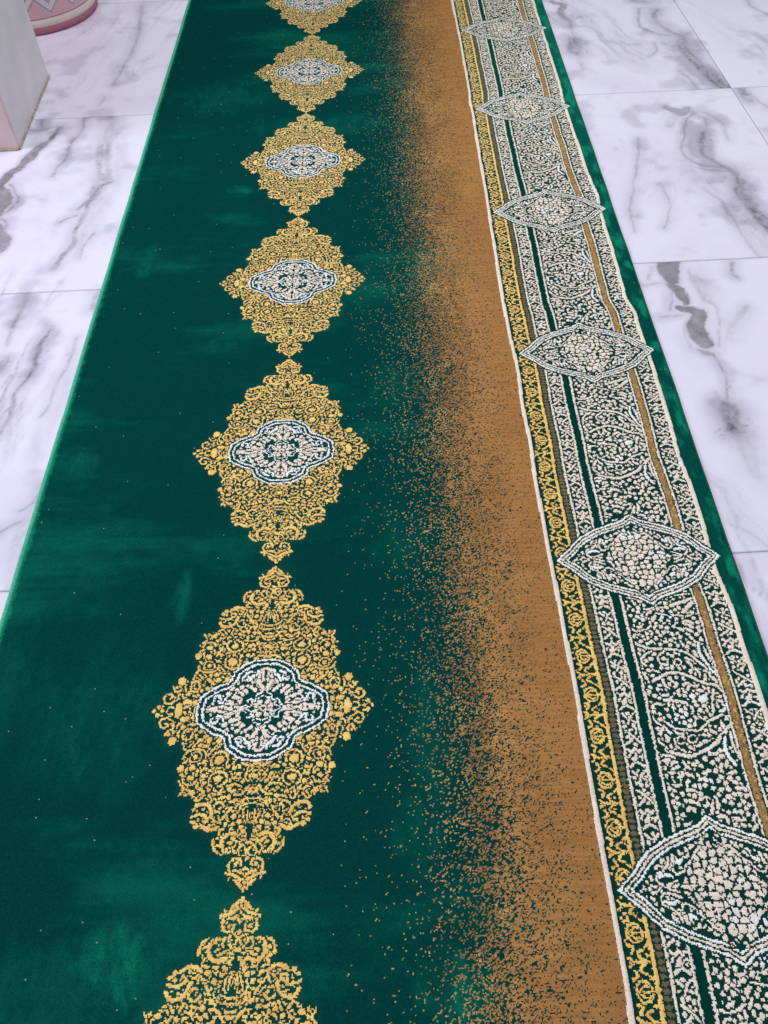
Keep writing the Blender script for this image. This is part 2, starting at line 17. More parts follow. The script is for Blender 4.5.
# ------------------------------------------------------------------ helpers
def empty(name, loc=(0, 0, 0)):
    o = bpy.data.objects.new(name, None); COL.objects.link(o); o.location = loc
    o.empty_display_size = .05
    return o
def tag(o, label=None, cat=None, group=None, kind=None):
    if label: o['label'] = label
    if cat: o['category'] = cat
    if group: o['group'] = group
    if kind: o['kind'] = kind
    return o
def link(name, me, mat, parent=None):
    o = bpy.data.objects.new(name, me); COL.objects.link(o)
    if mat: me.materials.append(mat)
    if parent: o.parent = parent
    return o
def noise(x, y, seed, oct=1):
    """smooth value noise in -1..1"""
    out = 0; amp = 1; tot = 0
    for k in range(oct):
        r = np.random.default_rng(seed + k * 17).random((256, 256)) * 2 - 1
        xs = x * 2 ** k + 37.3 * k; ys = y * 2 ** k + 11.7 * k
        xi = np.floor(xs).astype(int); yi = np.floor(ys).astype(int)
        fx = xs - xi; fy = ys - yi
        fx = fx * fx * (3 - 2 * fx); fy = fy * fy * (3 - 2 * fy)
        a = r[yi & 255, xi & 255]; b = r[yi & 255, (xi + 1) & 255]
        c = r[(yi + 1) & 255, xi & 255]; d = r[(yi + 1) & 255, (xi + 1) & 255]
        out = out + amp * ((a * (1 - fx) + b * fx) * (1 - fy) + (c * (1 - fx) + d * fx) * fy)
        tot += amp; amp *= .5
    return out / tot
def smooth(e0, e1, x):
    t = np.clip((x - e0) / (e1 - e0), 0, 1); return t * t * (3 - 2 * t)
def curve(pts, n=5):
    """Catmull-Rom resample; pts (k, d)"""
    p = np.asarray(pts, float)
    if len(p) < 3: return p
    q = np.vstack([2 * p[0] - p[1], p, 2 * p[-1] - p[-2]])
    out = []
    for i in range(1, len(q) - 2):
        for t in np.linspace(0, 1, n, endpoint=False):
            out.append(.5 * (2 * q[i] + (q[i + 1] - q[i - 1]) * t + (2 * q[i - 1] - 5 * q[i] + 4 * q[i + 1] - q[i + 2]) * t * t
                             + (3 * q[i] - q[i - 1] - 3 * q[i + 1] + q[i + 2]) * t ** 3))
    out.append(p[-1]); return np.array(out)
def seg_dist(X, Y, pts, ws=None):
    """distance to a polyline minus the half width along it"""
    D = np.full(X.shape, 1e9)
    for i in range(len(pts) - 1):
        a = pts[i]; b = pts[i + 1]; d = b - a; L = max(d @ d, 1e-9)
        t = np.clip(((X - a[0]) * d[0] + (Y - a[1]) * d[1]) / L, 0, 1)
        dd = np.hypot(X - a[0] - t * d[0], Y - a[1] - t * d[1])
        if ws is not None: dd = dd - .5 * (ws[i] + (ws[i + 1] - ws[i]) * t)
        D = np.minimum(D, dd)
    return D
def in_poly(X, Y, poly):
    c = np.zeros(X.shape, bool); n = len(poly)
    for i in range(n):
        x1, y1 = poly[i]; x2, y2 = poly[(i + 1) % n]
        if y1 == y2: continue
        c ^= ((y1 > Y) != (y2 > Y)) & (X < (x2 - x1) * (Y - y1) / (y2 - y1) + x1)
    return c
class Raster:
    """a small drawing board for the woven pattern: x, y in millimetres, one number (the yarn) per cell"""
    def __init__(s, x0, x1, y0, y1, res=.8, wrap=False):
        s.x0, s.y0, s.res = x0, y0, res
        s.nx = int(round((x1 - x0) / res)); s.ny = int(round((y1 - y0) / res))
        s.a = np.zeros((s.ny, s.nx), np.int8); s.wrap = wrap
        s.xs = x0 + (np.arange(s.nx) + .5) * res; s.ys = y0 + (np.arange(s.ny) + .5) * res
    def win(s, p, m):
        i0 = max(0, int((p[:, 0].min() - m - s.x0) / s.res)); i1 = min(s.nx, int((p[:, 0].max() + m - s.x0) / s.res) + 1)
        j0 = max(0, int((p[:, 1].min() - m - s.y0) / s.res)); j1 = min(s.ny, int((p[:, 1].max() + m - s.y0) / s.res) + 1)
        if i1 <= i0 or j1 <= j0: return None
        X, Y = np.meshgrid(s.xs[i0:i1], s.ys[j0:j1]); return (slice(j0, j1), slice(i0, i1)), X, Y
    def each(s, p):
        H = s.ny * s.res
        for k in ((-1, 0, 1) if s.wrap else (0,)): yield p + np.array([0, k * H])
    def stroke(s, p, w, y, halo=1.3):
        for q in s.each(np.asarray(p, float)):
            r = s.win(q, w + 4)
            if r is None: continue
            sl, X, Y = r; X = X + .5 * noise(X / 2.2, Y / 2.2, 5); D = seg_dist(X, Y, q); v = s.a[sl]
            if halo: v[D < w / 2 + halo] = 0
            v[D < w / 2] = y
    def poly(s, p, y, halo=1.3):
        for q in s.each(np.asarray(p, float)):
            r = s.win(q, 4)
            if r is None: continue
            sl, X, Y = r; v = s.a[sl]
            if halo: v[seg_dist(X, Y, np.vstack([q, q[:1]])) < halo] = 0
            v[in_poly(X, Y, q)] = y
    def cells(s, mask, size, gap, y, seed, ax=1., ay=1., jit=.42, drop=0.):
        """rounded petals packed into a region, with dark lines of ground between them"""
        X, Y = np.meshgrid(s.xs, s.ys); r = np.random.default_rng(seed)
        U = X / (size * ax) + .25 * noise(X / 9, Y / 9, seed + 3); V = Y / (size * ay) + .25 * noise(X / 9, Y / 9, seed + 5)
        ci = np.floor(U).astype(int); cj = np.floor(V).astype(int)
        P = r.random((512, 512, 3)); F1 = np.full(X.shape, 9.); F2 = F1.copy(); ID = np.zeros(X.shape)
        for di in (-1, 0, 1):
            for dj in (-1, 0, 1):
                a = ci + di; b = cj + dj; q = P[b & 511, a & 511]
                d = np.hypot(a + .5 + (q[..., 0] - .5) * 2 * jit - U, b + .5 + (q[..., 1] - .5) * 2 * jit - V)
                n = d < F1
                F2 = np.where(n, F1, np.minimum(F2, d)); ID = np.where(n, q[..., 2], ID); F1 = np.minimum(F1, d)
        m = mask & (F2 - F1 > gap) & (F1 < .62) & (ID >= drop)
        s.a[m] = y
def _scatter(s, mask, tries, lens, wid, y, seed, halo=1.1, bend=.5, flow=None, sub=.06):
    r = np.random.default_rng(seed); jj, ii = np.nonzero(mask)
    for t in range(tries):
        k = r.integers(len(jj)); cx = s.xs[ii[k]]; cy = s.ys[jj[k]]
        if s.a[jj[k], ii[k]]: continue
        L = r.uniform(*lens); w = r.uniform(*wid); th = r.uniform(0, 6.283) if flow is None else flow(cx, cy) + r.normal() * .45
        bd = r.uniform(-bend, bend) * L
        d = np.array([math.cos(th), math.sin(th)]); n = np.array([-d[1], d[0]]); c = np.array([cx, cy])
        p = np.array([c - d * L / 2, c + n * bd, c + d * L / 2]); q = curve(p, 4)
        R_ = s.win(q, w + 3)
        if R_ is None: continue
        sl, X, Y = R_
        ws = np.interp(np.linspace(0, 1, len(q)), [0, .6, 1], [w, w * .95, w * .35])
        D = seg_dist(X, Y, q, ws); v = s.a[sl]
        inn = D < 0
        if not inn.any() or (~mask[sl])[inn].mean() > .15: continue
        near = D < halo
        if (v[near] > 0).mean() > sub: continue
        v[inn] = y
Raster.scatter = _scatter
def mirror4(L, R, halo=1.3, top=True):
    for y, k, fl, w, h in L:
        p = np.array(fl).reshape(-1, 2) / 10.
        for sx in (1, -1):
            for sy in (1, -1):
                q = p * [sx, sy]
                if k == 's': R.stroke(curve(q), w, y, halo if h else 0)
                else: R.poly(q, y, halo)
# yarns: 0 green ground, 1 gold, 2 cream, 3 white, 4 brown flat weave, 5 olive bead, 6 bronze, 7 straw lights
CELL = 1.594; NP_ = 320; P = CELL * NP_          # cell and repeat in millimetres
# ------------------------------------------------------------------ medallion
M = Raster(-176, 176, -P / 2, P / 2)
X, Y = np.meshgrid(M.xs, M.ys)
ol = np.array(OUTL); ol = np.vstack([ol[ol[:, 1] > -208], [(10, -208), (22, -214), (26, -224), (29, -229), (22, -237), (11, -246), (0, -252)]])
full = np.vstack([ol, (ol * [-1, 1])[::-1], ol * [-1, -1], (ol * [1, -1])[::-1]])
inside = in_poly(X, Y, full)
qf = lambda Q: np.vstack([Q, (Q * [1, -1])[::-1], Q * [-1, -1], (Q * [-1, 1])[::-1]])
QO = np.array([(0, -79), (20, -78), (34, -70), (47, -60), (51, -46), (57, -41), (67, -38), (82, -29), (94, -20), (97, -3)], float)
QI = np.array([(0, -72), (17, -71), (29, -64), (40, -56), (44, -42), (52, -35), (63, -31), (76, -24), (86, -16), (89, -3)], float)
qo, qi = qf(QO), qf(QI)
core = in_poly(X, Y, qo * 1.035)
e = seg_dist(X, Y, np.vstack([full, full[:1]]))

# the tip of the medallion: a small palmette with side leaves and two eyes
TIP = [([(0, -249), (7, -243), (13, -236)], 4.6), ([(0, -241), (8, -235), (17, -231), (25, -229)], 4.2), ([(0, -233), (7, -228), (15, -226)], 3.4), ([(0, -251), (0, -246)], 4.5),
       ([(21, -226), (22, -217), (16, -211), (8, -213), (7, -219)], 3.6), ([(13, -218), (13.1, -218)], 5.5), ([(0, -205), (0, -210)], 7), ([(3, -226), (0, -222)], 3)]
for p_, w_ in TIP:
    p_ = np.array(p_, float)
    for sx in (1, -1):
        for sy in (1, -1): M.stroke(curve(p_ * [sx, sy]), w_, 1, 1.0)
mirror4([(y_, k_, f_, w_ * .92, h_) for y_, k_, f_, w_, h_ in MED if y_ < 2], M, 1.6)
quad = inside & (X > 1) & (Y < -1) & (e > .3)
fl = lambda x_, y_: math.atan2(y_ + 90, x_ - 40) + 1.57
M.scatter(quad, 2600, (6, 12), (2.8, 3.9), 1, 301, 1.8, .35, fl)
M.scatter(quad, 3600, (1.0, 4.5), (2.6, 3.8), 1, 302, 1.65, .3)
M.scatter(quad, 1500, (.3, 2.5), (1.8, 2.4), 1, 303, 1.2, .2)
hx, hy = M.nx // 2, M.ny // 2
M.a[:hy, :hx] = M.a[:hy, -hx:][:, ::-1]; M.a[-hy:] = M.a[:hy][::-1]
M.a[core] = 0
mirror4([(y_, k_, f_, w_ * 1.25, h_) for y_, k_, f_, w_, h_ in MED if y_ >= 2], M, 1.2)
kq = in_poly(X, Y, qi * .9) & (X > 1) & (Y < -1) & (np.hypot(X, Y * 1.2) > 34)
M.scatter(kq, 500, (.5, 4), (3.4, 4.6), 2, 305, 2.0, .3); M.scatter(kq, 250, (.2, 2), (2.2, 3.0), 3, 306, 1.8, .3)
kx = core & ~((X > 0) & (Y < 0)); sub_ = M.a.copy()
sub_[:hy, :hx] = sub_[:hy, -hx:][:, ::-1]; sub_[-hy:] = sub_[:hy][::-1]; M.a[core] = sub_[core]
M.a[(~inside) & (e > 2.0)] = 0
for q, y in ((qo, 3), (qi, 3)): M.stroke(np.vstack([q, q[:1]]), 2.9, y, 1.3)
MCORE = in_poly(X, Y, qo * 1.02); MALL = inside | (e < 5) & in_poly(X, Y, full * 1.06)
# ------------------------------------------------------------------ border strip, x in mm from the carpet's middle line
CX, CY0 = 415.5, 260.5
B = Raster(262, 562, 0, P, wrap=True)
X, Y = np.meshgrid(B.xs, B.ys)
# wide floral band
wide = (X > 373) & (X < 482)
for y, k, fl, w, h in BOR:
    p = np.array(fl).reshape(-1, 2) / 10.
    if k == 's': B.stroke(curve(p), w * 1.15, y, 2.6)
    else: B.poly(p, y, 1.8)
sw = lambda x_, y_: 2.2 * math.sin(x_ / 21.) + 2.4 * math.cos(y_ / 27. + 1)
open_ = noise(X / 9, Y / 10, 314, 2) < .5
wide2 = (X > 373.5) & (X < 480.5) & open_
leafy = noise(X / 24, Y / 26, 315, 1) > .12
B.scatter(wide2 & leafy, 2200, (9, 16), (4.4, 5.6), 2, 311, 1.9, .25, sw)
B.scatter(wide2 & ~leafy, 3500, (.8, 3.0), (5.6, 7.0), 2, 316, 1.75, .3)
B.scatter(wide2, 5000, (.6, 5.0), (4.2, 5.4), 2, 312, 1.75, .35)
B.scatter(wide2, 4000, (.3, 2.4), (2.8, 3.6), 2, 313, 1.6, .2)
B.a[(X > 273) & (X < 373) | (X > 482)] = 0
def guard(x0, x1, seed):
    n = 6; L = P / n; w = x1 - x0; c = (x0 + x1) / 2
    for i in range(n):
        y0 = i * L + 8
        m = (X > x0 + 1) & (X < x1 - 1) & (np.abs((Y - y0 - L / 2 + P / 2) % P - P / 2) < L / 2 - 17)
        g_ = 4.4
        # two crossing leaf strokes and berries between them
        for p, ww in (([(-.42, 19), (-.1, 25), (.3, 36)], 3.6), ([(.42, 22), (.15, 30), (-.36, 40)], 3.4), ([(-.4, 66), (-.05, 58), (.4, 52)], 3.4), ([(.4, 66), (.1, 60), (-.1, 50)], 3.2)):
            B.stroke(curve(np.array([(c + a * w, y0 + b) for a, b in p])), ww, 2, 1.2)
        B.scatter(m, 420, (.6, 3), (4.6, 5.8), 2, seed + i, 1.7, .3); B.scatter(m, 250, (.3, 3), (2.8, 3.6), 2, seed + 9 + i, 1.5, .3)
        for p, ww in (([(-.42, -13), (-.12, -7), (.1, -8), (.42, -13)], 3.8), ([(-.16, -2), (.02, 1), (.06, 5)], 7.0), ([(-.42, 12), (-.2, 8), (.02, 13), (.2, 8), (.42, 12)], 3.8),
                      ([(-.42, 1), (-.36, 4)], 3.6), ([(.32, -2), (.40, 3)], 4.2), ([(.2, 0), (.2, 2)], 2.6)):
            B.stroke(curve(np.array([(c + a * w, y0 + b) for a, b in p])), ww, 2, 1.3)
guard(327, 350, 31); guard(506, 535, 41)
# gold vine band: leaf balls and knots, eight to the repeat, on a jagged gold rail
for i in range(8):
    L = P / 8; y0 = i * L + 20; c = 289.5
    t = np.linspace(0, 2 * math.pi, 14)
    B.stroke(np.array([(c + 9.6 * math.cos(a), y0 + 11 * math.sin(a)) for a in t]), 2.9, 1, .6)
    B.stroke(np.array([(c - 8, y0), (c + 14, y0)]), 2.4, 1, .6)
    for s in (-1, 1):
        B.stroke(curve(np.array([(c - 5, y0 + s * 2), (c + 1, y0 + s * 6.4), (c + 6, y0 + s * 5)])), 2.5, 1, .6)
        B.stroke(curve(np.array([(c - 11, y0 + s * 13), (c - 5, y0 + s * 16), (c - 8, y0 + s * 23)])), 3.3, 1, .6)
        B.stroke(curve(np.array([(c + 12, y0 + s * 32), (c + 4, y0 + s * 29), (c - 1, y0 + s * 23), (c + 6, y0 + s * 19)])), 3.0, 1, .6)
        B.stroke(curve(np.array([(c - 13, y0 + s * 27), (c - 7, y0 + s * 31), (c, y0 + s * 32)])), 3.2, 1, .6)
        B.stroke(curve(np.array([(c + 13, y0 + s * 13), (c + 9, y0 + s * 16)])), 3.0, 1, .5)
    B.stroke(np.array([(c - 11, y0 + 32), (c + 14, y0 + 32)]), 3.4, 1, .5)
B.scatter((X > 274) & (X < 301), 200, (.3, 3), (2.6, 3.6), 1, 330, 1.9, .4)
def rail(x0, x1, y):
    B.a[(X > x0) & (X < x1)] = y
jag = 1.1 * noise(X / 3, Y / 3.2, 77, 2)
Xj = X + jag
B.a[(Xj > 303.6) & (Xj < 308.4)] = 1
m = (X > 309) & (X < 321.5); B.a[m] = 0
B.a[m & (((X - 315.3) / 4.6) ** 2 + (((Y % (P / 64)) - P / 128) / 3.1) ** 2 < 1 + .3 * noise(X / 2, Y / 2, 78))] = 5
for x0, x1, y in ((322, 325.6, 2), (349.6, 353.2, 2), (366.5, 370.3, 2), (482.4, 485.6, 2), (487.4, 498, 6), (499.8, 503.2, 2)):
    mm = (Xj > x0 - 1.2) & (Xj < x1 + 1.2); B.a[mm] = 0; B.a[(Xj > x0) & (Xj < x1)] = y
B.a[(Xj > 353.8) & (Xj < 366)] = 0
B.a[(Xj > 488.5) & (Xj < 497) & (noise(X / 3, Y / 3, 91) > .40)] = 7; B.a[(Xj > 488.5) & (Xj < 497) & (noise(X / 2.4, Y / 2.4, 93) > .50)] = 5
# cartouche
ca = np.array([(-136, 0), (-125, -11), (-112, -22), (-103, -33), (-90, -46), (-64, -61), (-40, -70), (-17, -78), (0, -91)], float)
cq = np.vstack([ca[:-1], (ca * [-1, 1])[::-1][:-1], (ca * [-1, -1])[:-1], (ca * [1, -1])[::-1][:-1]])
cc = np.array([CX, CY0])
ins = in_poly(X, Y, cq + cc); de = seg_dist(X, Y, np.vstack([cq, cq[:1]]) + cc)
de = np.where(ins, de, -de) + .5 * noise(X / 2, Y / 2, 12)
CARTMASK = de > -3
B.a[CARTMASK] = 0
B.a[(de > 0) & (de < 3.2)] = 3; B.a[(de > 5.6) & (de < 8.6)] = 2; B.a[(de > 11) & (de < 13.8)] = 3
inn = de > 16
dm = np.abs(X - CX) / 60 + np.abs(Y - CY0) / 68
dw = dm + .06 * np.cos(np.arctan2(Y - CY0, X - CX) * 4)
CR = Raster(262, 562, 0, P)
mirror_c = []
for y, k, fl, w, h in CAR:
    p = np.array(fl).reshape(-1, 2) / 10.
    for sx in (1, -1):
        for sy in (1, -1):
            B.stroke(curve(p * [sx, sy] + cc), w, y, 1.3)
B.a[(de < 16) & (de > 14)] = 0
B.a[inn & (dw < 1.0)] = 0
B.cells(inn & (dw < 1.0), 10.4, .19, 2, 61, 1.05, .95, jit=.40)
B.a[inn & (dw < 1.0) & (noise(X / 2.6, Y / 2.6, 62) > .72)] = 0
B.scatter(inn & (dw > 1.12) & (de > 18.5), 1500, (4, 9), (3.4, 4.6), 2, 341, 2.2, .45)
B.scatter(inn & (dw > 1.08) & (de > 17.5), 1500, (.2, 3), (3.0, 4.4), 2, 342, 2.0, .3)
BAX, BAY = B.xs, B.ys
# ------------------------------------------------------------------ the carpet grid
GX0 = -618.0; NXC = 745; NX = NXC                        # cells across
GY0 = -280.0; NY = 2680                                  # cells along
xv = GX0 + np.arange(NX + 1) * CELL; yv = GY0 + np.arange(NY + 1) * CELL
xc = (xv[1:] + xv[:-1]) / 2; yc = (yv[1:] + yv[:-1]) / 2
XC, YC = np.meshgrid(xc, yc)
wobL = np.interp(YC[:, 0], np.array([-280, 118, 256, 385, 526, 688, 830, 934, 1032, 1147, 1254, 1331, 1565, 1756, 1933, 2161, 2403, 2642, 3074, 4100]),
                 np.array([-1, -1, -1, 1, 3, 1, -1, -2, 1, -3, 1.5, -2, -3, 0, 2, 2, 5, 6, 3, 0]))
wobR = np.interp(YC[:, 0], np.array([-280, 300, 491, 530, 600, 674, 740, 819, 895, 984, 1087, 1249, 1404, 1442, 1540, 1718, 1839, 1970, 2099, 2269, 2475, 2625, 2847, 3051, 4100]),
                 np.array([0, -2, 2, 4, 2, 1, -5, 0, 2, -3, 0, 1, 1, -6, -5, -1, 3, -2, -3, -5, 1, 1, 1, 4, 0]))
kern = np.hanning(17); kern /= kern.sum()
sm = lambda w: np.convolve(np.pad(w, 8, mode='edge'), kern, 'valid')
wobL = sm(wobL) + 1.0 * noise(YC[:, 0] / 60, YC[:, 0] * 0, 8); wobR = sm(wobR) + 1.2 * noise(YC[:, 0] / 50, YC[:, 0] * 0, 9)
tt = np.clip((XC - 269) / 267, 0, 1)
SX = XC - (wobL[:, None] * (1 - tt) + wobR[:, None] * tt)                       # straightened border coordinate
yarn = np.zeros((NY, NX), np.int8)
part = np.zeros((NY, NX), np.int16)       # 0 pile field
# medallions
MX, MY = -191.0, 524.5
k0 = -2
rows = (YC[:, 0] - MY + P / 2)
kk = np.floor(rows / P).astype(int)
ly = rows - kk * P - P / 2
sk = -.01 * 0
XM = XC - sm(np.interp(YC[:, 0], [-280, 150, 265, 524, 775, 1037, 1285, 1537, 1795, 4000], [-212, -204, -200, -191, -186.5, -191, -189, -194, -191, -191]))[:, None]
RJX = .9 * noise(XC / 2.3, YC / 2.3, 401) + .55 * (rng.random(XC.shape) * 2 - 1); RJY = .9 * noise(XC / 2.3, YC / 2.3, 402) + .55 * (rng.random(XC.shape) * 2 - 1)
mi = np.clip(((XM + RJX + 176) / .8).astype(int), 0, M.nx - 1)
mj = np.clip(((ly[:, None] + P / 2 + RJY) / .8).astype(int), 0, M.ny - 1)
onm = np.abs(XM) < 175
yarn[onm] = M.a[mj, mi][onm]
KK = kk[:, None] + np.zeros((1, NX), int)
ma = onm & MALL[mj, mi]; mc = onm & MCORE[mj, mi]
part[ma] = (100 + KK)[ma]; part[mc] = (200 + KK)[mc]
# speckled gold-brown ground
nz = noise(XC / 90, YC / 150, 21, 3)
den = smooth(-35 , 228, XC + 16 * nz)
den = np.interp(XC - 10 + 20 * nz, [-60, -20, 25, 66, 102, 136, 178, 222, 270], [0.004, .015, .05, .16, .38, .60, .79, .92, .965])
# thin out nap of the upper, far carpet
sp = rng.random((NY, NX)); 
# short dashes: smear the noise a little along random directions
n1 = .62 * sp + .22 * np.roll(sp, 1, 1) + .22 * np.roll(np.roll(sp, 1, 1), 1, 0) + .05 * noise(XC / 8, YC / 8, 24, 2)
order = np.sort(n1[::7, ::5].ravel()); n1 = np.searchsorted(order, n1.ravel()).reshape(n1.shape) / len(order)
band = (SX < 266) & (XC > -75)
spk = band & (n1 < den)
goldish = noise(XC / 34, YC / 34, 33, 2) + .9 * (rng.random((NY, NX)) - .5) + (95 - XC) / 90
yarn[spk & (yarn == 0)] = 4
yarn[spk & (goldish > .35) & (yarn == 4)] = 7
part[(SX < 265.5) & (XC > -12) & (part == 0)] = 1
# border
bi = np.clip(((SX + .8 * RJX - 262) / .8).astype(int), 0, B.nx - 1)
bj = np.clip(((np.mod(YC + .8 * RJY, P)) / .8).astype(int), 0, B.ny - 1)
onb = (SX >= 266) & (SX < 561)
stripe = onb & (SX > 272.5) & (SX < 531.5)
cart = onb & CARTMASK[bj, bi]
yarn[stripe | cart] = B.a[bj, bi][stripe | cart]
for lo, hi, pid in ((272.5, 309, 3), (309, 321.8, 4), (321.8, 353.4, 5), (353.4, 366.2, 6), (366.2, 485.8, 7), (485.8, 499.6, 8), (499.6, 532, 9)):
    part[(SX >= lo) & (SX < hi)] = pid
cordL = (SX >= 265.5) & (SX < 272.5); cordR = (SX >= 532) & (SX < 540)
for m, pid in ((cordL, 2), (cordR, 10)):
    mm = m & ~(cart & (pid == 10)); yarn[mm] = 2; part[m] = pid
part[SX >= 540] = 11
part[cart] = (300 + np.floor((YC - CY0 + P / 2) / P).astype(int))[cart]
yarn[cart & (part >= 300)] = B.a[bj, bi][cart & (part >= 300)]
# a few stray bits of lint and pale fibres lying in the pile
lint = rng.random((NY, NX)) < .0004 * (1 + .8 * noise(XC / 200, YC / 200, 61))
lint |= (rng.random((NY, NX)) < .00022) & (XC > -20)
# colours of the yarns (linear)
PAL = np.array([(.0012, .047, .043), (.92, .57, .165), (.86, .75, .65), (.90, .90, .90), (.365, .175, .060), (.17, .125, .07), (.34, .20, .075), (.60, .36, .125)])
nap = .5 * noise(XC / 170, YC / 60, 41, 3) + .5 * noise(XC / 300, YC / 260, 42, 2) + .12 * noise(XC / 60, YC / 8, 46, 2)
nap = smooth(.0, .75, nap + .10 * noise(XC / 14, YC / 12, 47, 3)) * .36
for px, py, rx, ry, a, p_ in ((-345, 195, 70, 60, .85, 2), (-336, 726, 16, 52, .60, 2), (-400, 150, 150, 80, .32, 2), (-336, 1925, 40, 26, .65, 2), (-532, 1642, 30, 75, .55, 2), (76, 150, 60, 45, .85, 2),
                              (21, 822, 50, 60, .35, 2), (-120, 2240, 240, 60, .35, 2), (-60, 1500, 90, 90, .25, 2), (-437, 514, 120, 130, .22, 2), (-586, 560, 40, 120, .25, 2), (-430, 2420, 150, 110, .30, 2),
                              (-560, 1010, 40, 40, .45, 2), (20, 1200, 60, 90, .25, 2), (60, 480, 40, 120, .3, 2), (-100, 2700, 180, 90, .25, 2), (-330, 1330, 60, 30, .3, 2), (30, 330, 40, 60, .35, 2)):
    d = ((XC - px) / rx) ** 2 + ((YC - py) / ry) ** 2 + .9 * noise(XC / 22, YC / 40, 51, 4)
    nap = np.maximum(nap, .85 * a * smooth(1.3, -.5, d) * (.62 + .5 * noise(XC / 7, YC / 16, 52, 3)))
marg = (SX >= 540)
mn = smooth(-.15, .7, noise(XC / 16, YC / 34, 71, 4) + .012 * (XC - 590) + .50) * .95
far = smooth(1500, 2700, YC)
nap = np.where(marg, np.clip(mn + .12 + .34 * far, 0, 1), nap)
nap = np.clip(nap + .75 * smooth(-608, -613, XC + 5 * (rng.random((NY, NX)) - .5) + 2 * noise(YC / 12, YC * 0, 88)), 0, 1)  # left pile edge brightened by colour, painting the light it catches
base = PAL[yarn]
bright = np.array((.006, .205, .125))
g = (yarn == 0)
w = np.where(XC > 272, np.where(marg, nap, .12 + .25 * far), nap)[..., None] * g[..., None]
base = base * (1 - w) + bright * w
dk = (g & (XC > 272) & ~marg)[..., None]; base = np.where(dk, base * .62, base)
# yarn-to-yarn dye and wear variation
v = 1 + .16 * (rng.random((NY, NX)) - .5) + .10 * noise(XC / 12, YC / 12, 81, 2)
v = np.where(yarn == 4, 1 + .05 * (rng.random((NY, NX)) - .5) + .10 * noise(XC / 60, YC / 120, 82, 2), v)
v = np.where(g, 1 + .30 * (rng.random((NY, NX)) - .5), v)
base = base * v[..., None]
# in the fade the brown yarn is twisted with green, so its flecks are of every strength; inside the brown it runs golden and dull in rows
tw = (rng.random((NY, NX)) ** 1.3 * .62 * smooth(170, 40, XC))[..., None] * ((yarn == 4) | (yarn == 7))[..., None] * (SX < 266)[..., None]
base = base * (1 - tw) + np.array((.003, .06, .045)) * tw
gt = (smooth(-.3, .5, noise(XC / 40, YC / 120, 83, 3) + .25 * noise(XC / 60, YC / 3, 84, 2)) * .5 * smooth(265, 150, XC))[..., None] * (yarn == 4)[..., None]
base = base * (1 - gt) + np.array((.52, .275, .095)) * gt
base = np.where((yarn == 4)[..., None], base * (1 + .16 * noise(XC / 30, YC / 1.7, 89)[..., None] + .12 * (rng.random((NY, NX, 1)) - .5)), base)
base = np.where((yarn == 1)[..., None], base * (1 + .22 * noise(XC / 7, YC / 7, 90)[..., None]), base)
gl = (yarn == 1)[..., None] * (.30 * smooth(.1, .7, noise(XC / 5, YC / 5, 92, 2)) + .22 * smooth(1000, 2600, YC))[..., None]  # paler gold clumps; far rows paler still, their grazing sheen painted in
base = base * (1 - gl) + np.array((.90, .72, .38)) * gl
# the cream yarn runs from pinkish to white in clumps
wht = smooth(.25, .7, noise(XC / 22, YC / 22, 85, 2))[..., None] * (yarn == 2)[..., None] * (XC > 372)[..., None] * .7
base = base * (1 - wht) + np.array((.90, .90, .93)) * wht
lw = (lint & (yarn == 0))[..., None] * .55
base = base * (1 - lw) + np.array((.62, .60, .46)) * lw
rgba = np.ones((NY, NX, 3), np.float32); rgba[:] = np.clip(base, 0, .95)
# heights of the pile (mm above the floor)
HT = np.array([7.5, 8.4, 8.6, 8.9, 6.9, 7.6, 7.7, 7.4])
hc = HT[yarn]
hc = np.where((part == 2) | (part == 10), 9.9, hc)
pad = np.pad(hc, 1, mode='edge')
z = (pad[1:, 1:] + pad[:-1, 1:] + pad[1:, :-1] + pad[:-1, :-1]) / 4
ym = np.pad(yarn, 1, mode='edge')[1:, 1:]
amp = np.where(ym == 0, .16, np.where(ym == 4, .07, .42))
z = z + amp * (rng.random(z.shape) * 2 - 1)
XV, YV = np.meshgrid(xv, yv)
# slow unevenness of a carpet that has been rolled and walked on, pile-shear bands, two sharp creases at the near left
z = z + .9 * noise(XV / 260, YV / 170, 101, 2) + .14 * noise(XV / 14, YV / 14, 102, 2)
for cy, x1, dp in ((333, -300, 1.0), (322, -420, .8), (345, -520, .7), (165, -440, 1.3), (157, -500, .9)):
    yy = YV - cy - 4 * noise(XV / 50, XV * 0, 103) + .02 * (XV + 500)
    z = z - dp * np.exp(-(yy / 2.2) ** 2) * smooth(x1, x1 - 130, XV)
# rounded pile edge
for d in (XV - xv[0], xv[-1] - XV, YV - yv[0], yv[-1] - YV):
    z = z - 6.0 * (1 - np.sqrt(np.clip(1 - (1 - np.clip(d / 7.0, 0, 1)) ** 2, 0, 1)))
edge = (XV == xv[0]) | (XV == xv[-1]) | (YV == yv[0]) | (YV == yv[-1])
jx = np.where(edge, 0, (rng.random(z.shape) - .5) * .75); jy = np.where(edge, 0, (rng.random(z.shape) - .5) * .75)
VX = (XV + jx + .8 * noise(YV / 90, YV * 0 + 3, 105)) / 1000; VY = (YV + jy) / 1000; VZ = z / 1000
VERT = np.stack([VX, VY, VZ], -1).reshape(-1, 3).astype(np.float32)
idx = np.arange((NY + 1) * (NX + 1)).reshape(NY + 1, NX + 1)
QUAD = np.stack([idx[:-1, :-1], idx[:-1, 1:], idx[1:, 1:], idx[1:, :-1]], -1).reshape(-1, 4)
PARTF = part.ravel(); RGBF = rgba.reshape(-1, 3)
NAPF = nap.ravel().astype(np.float32)
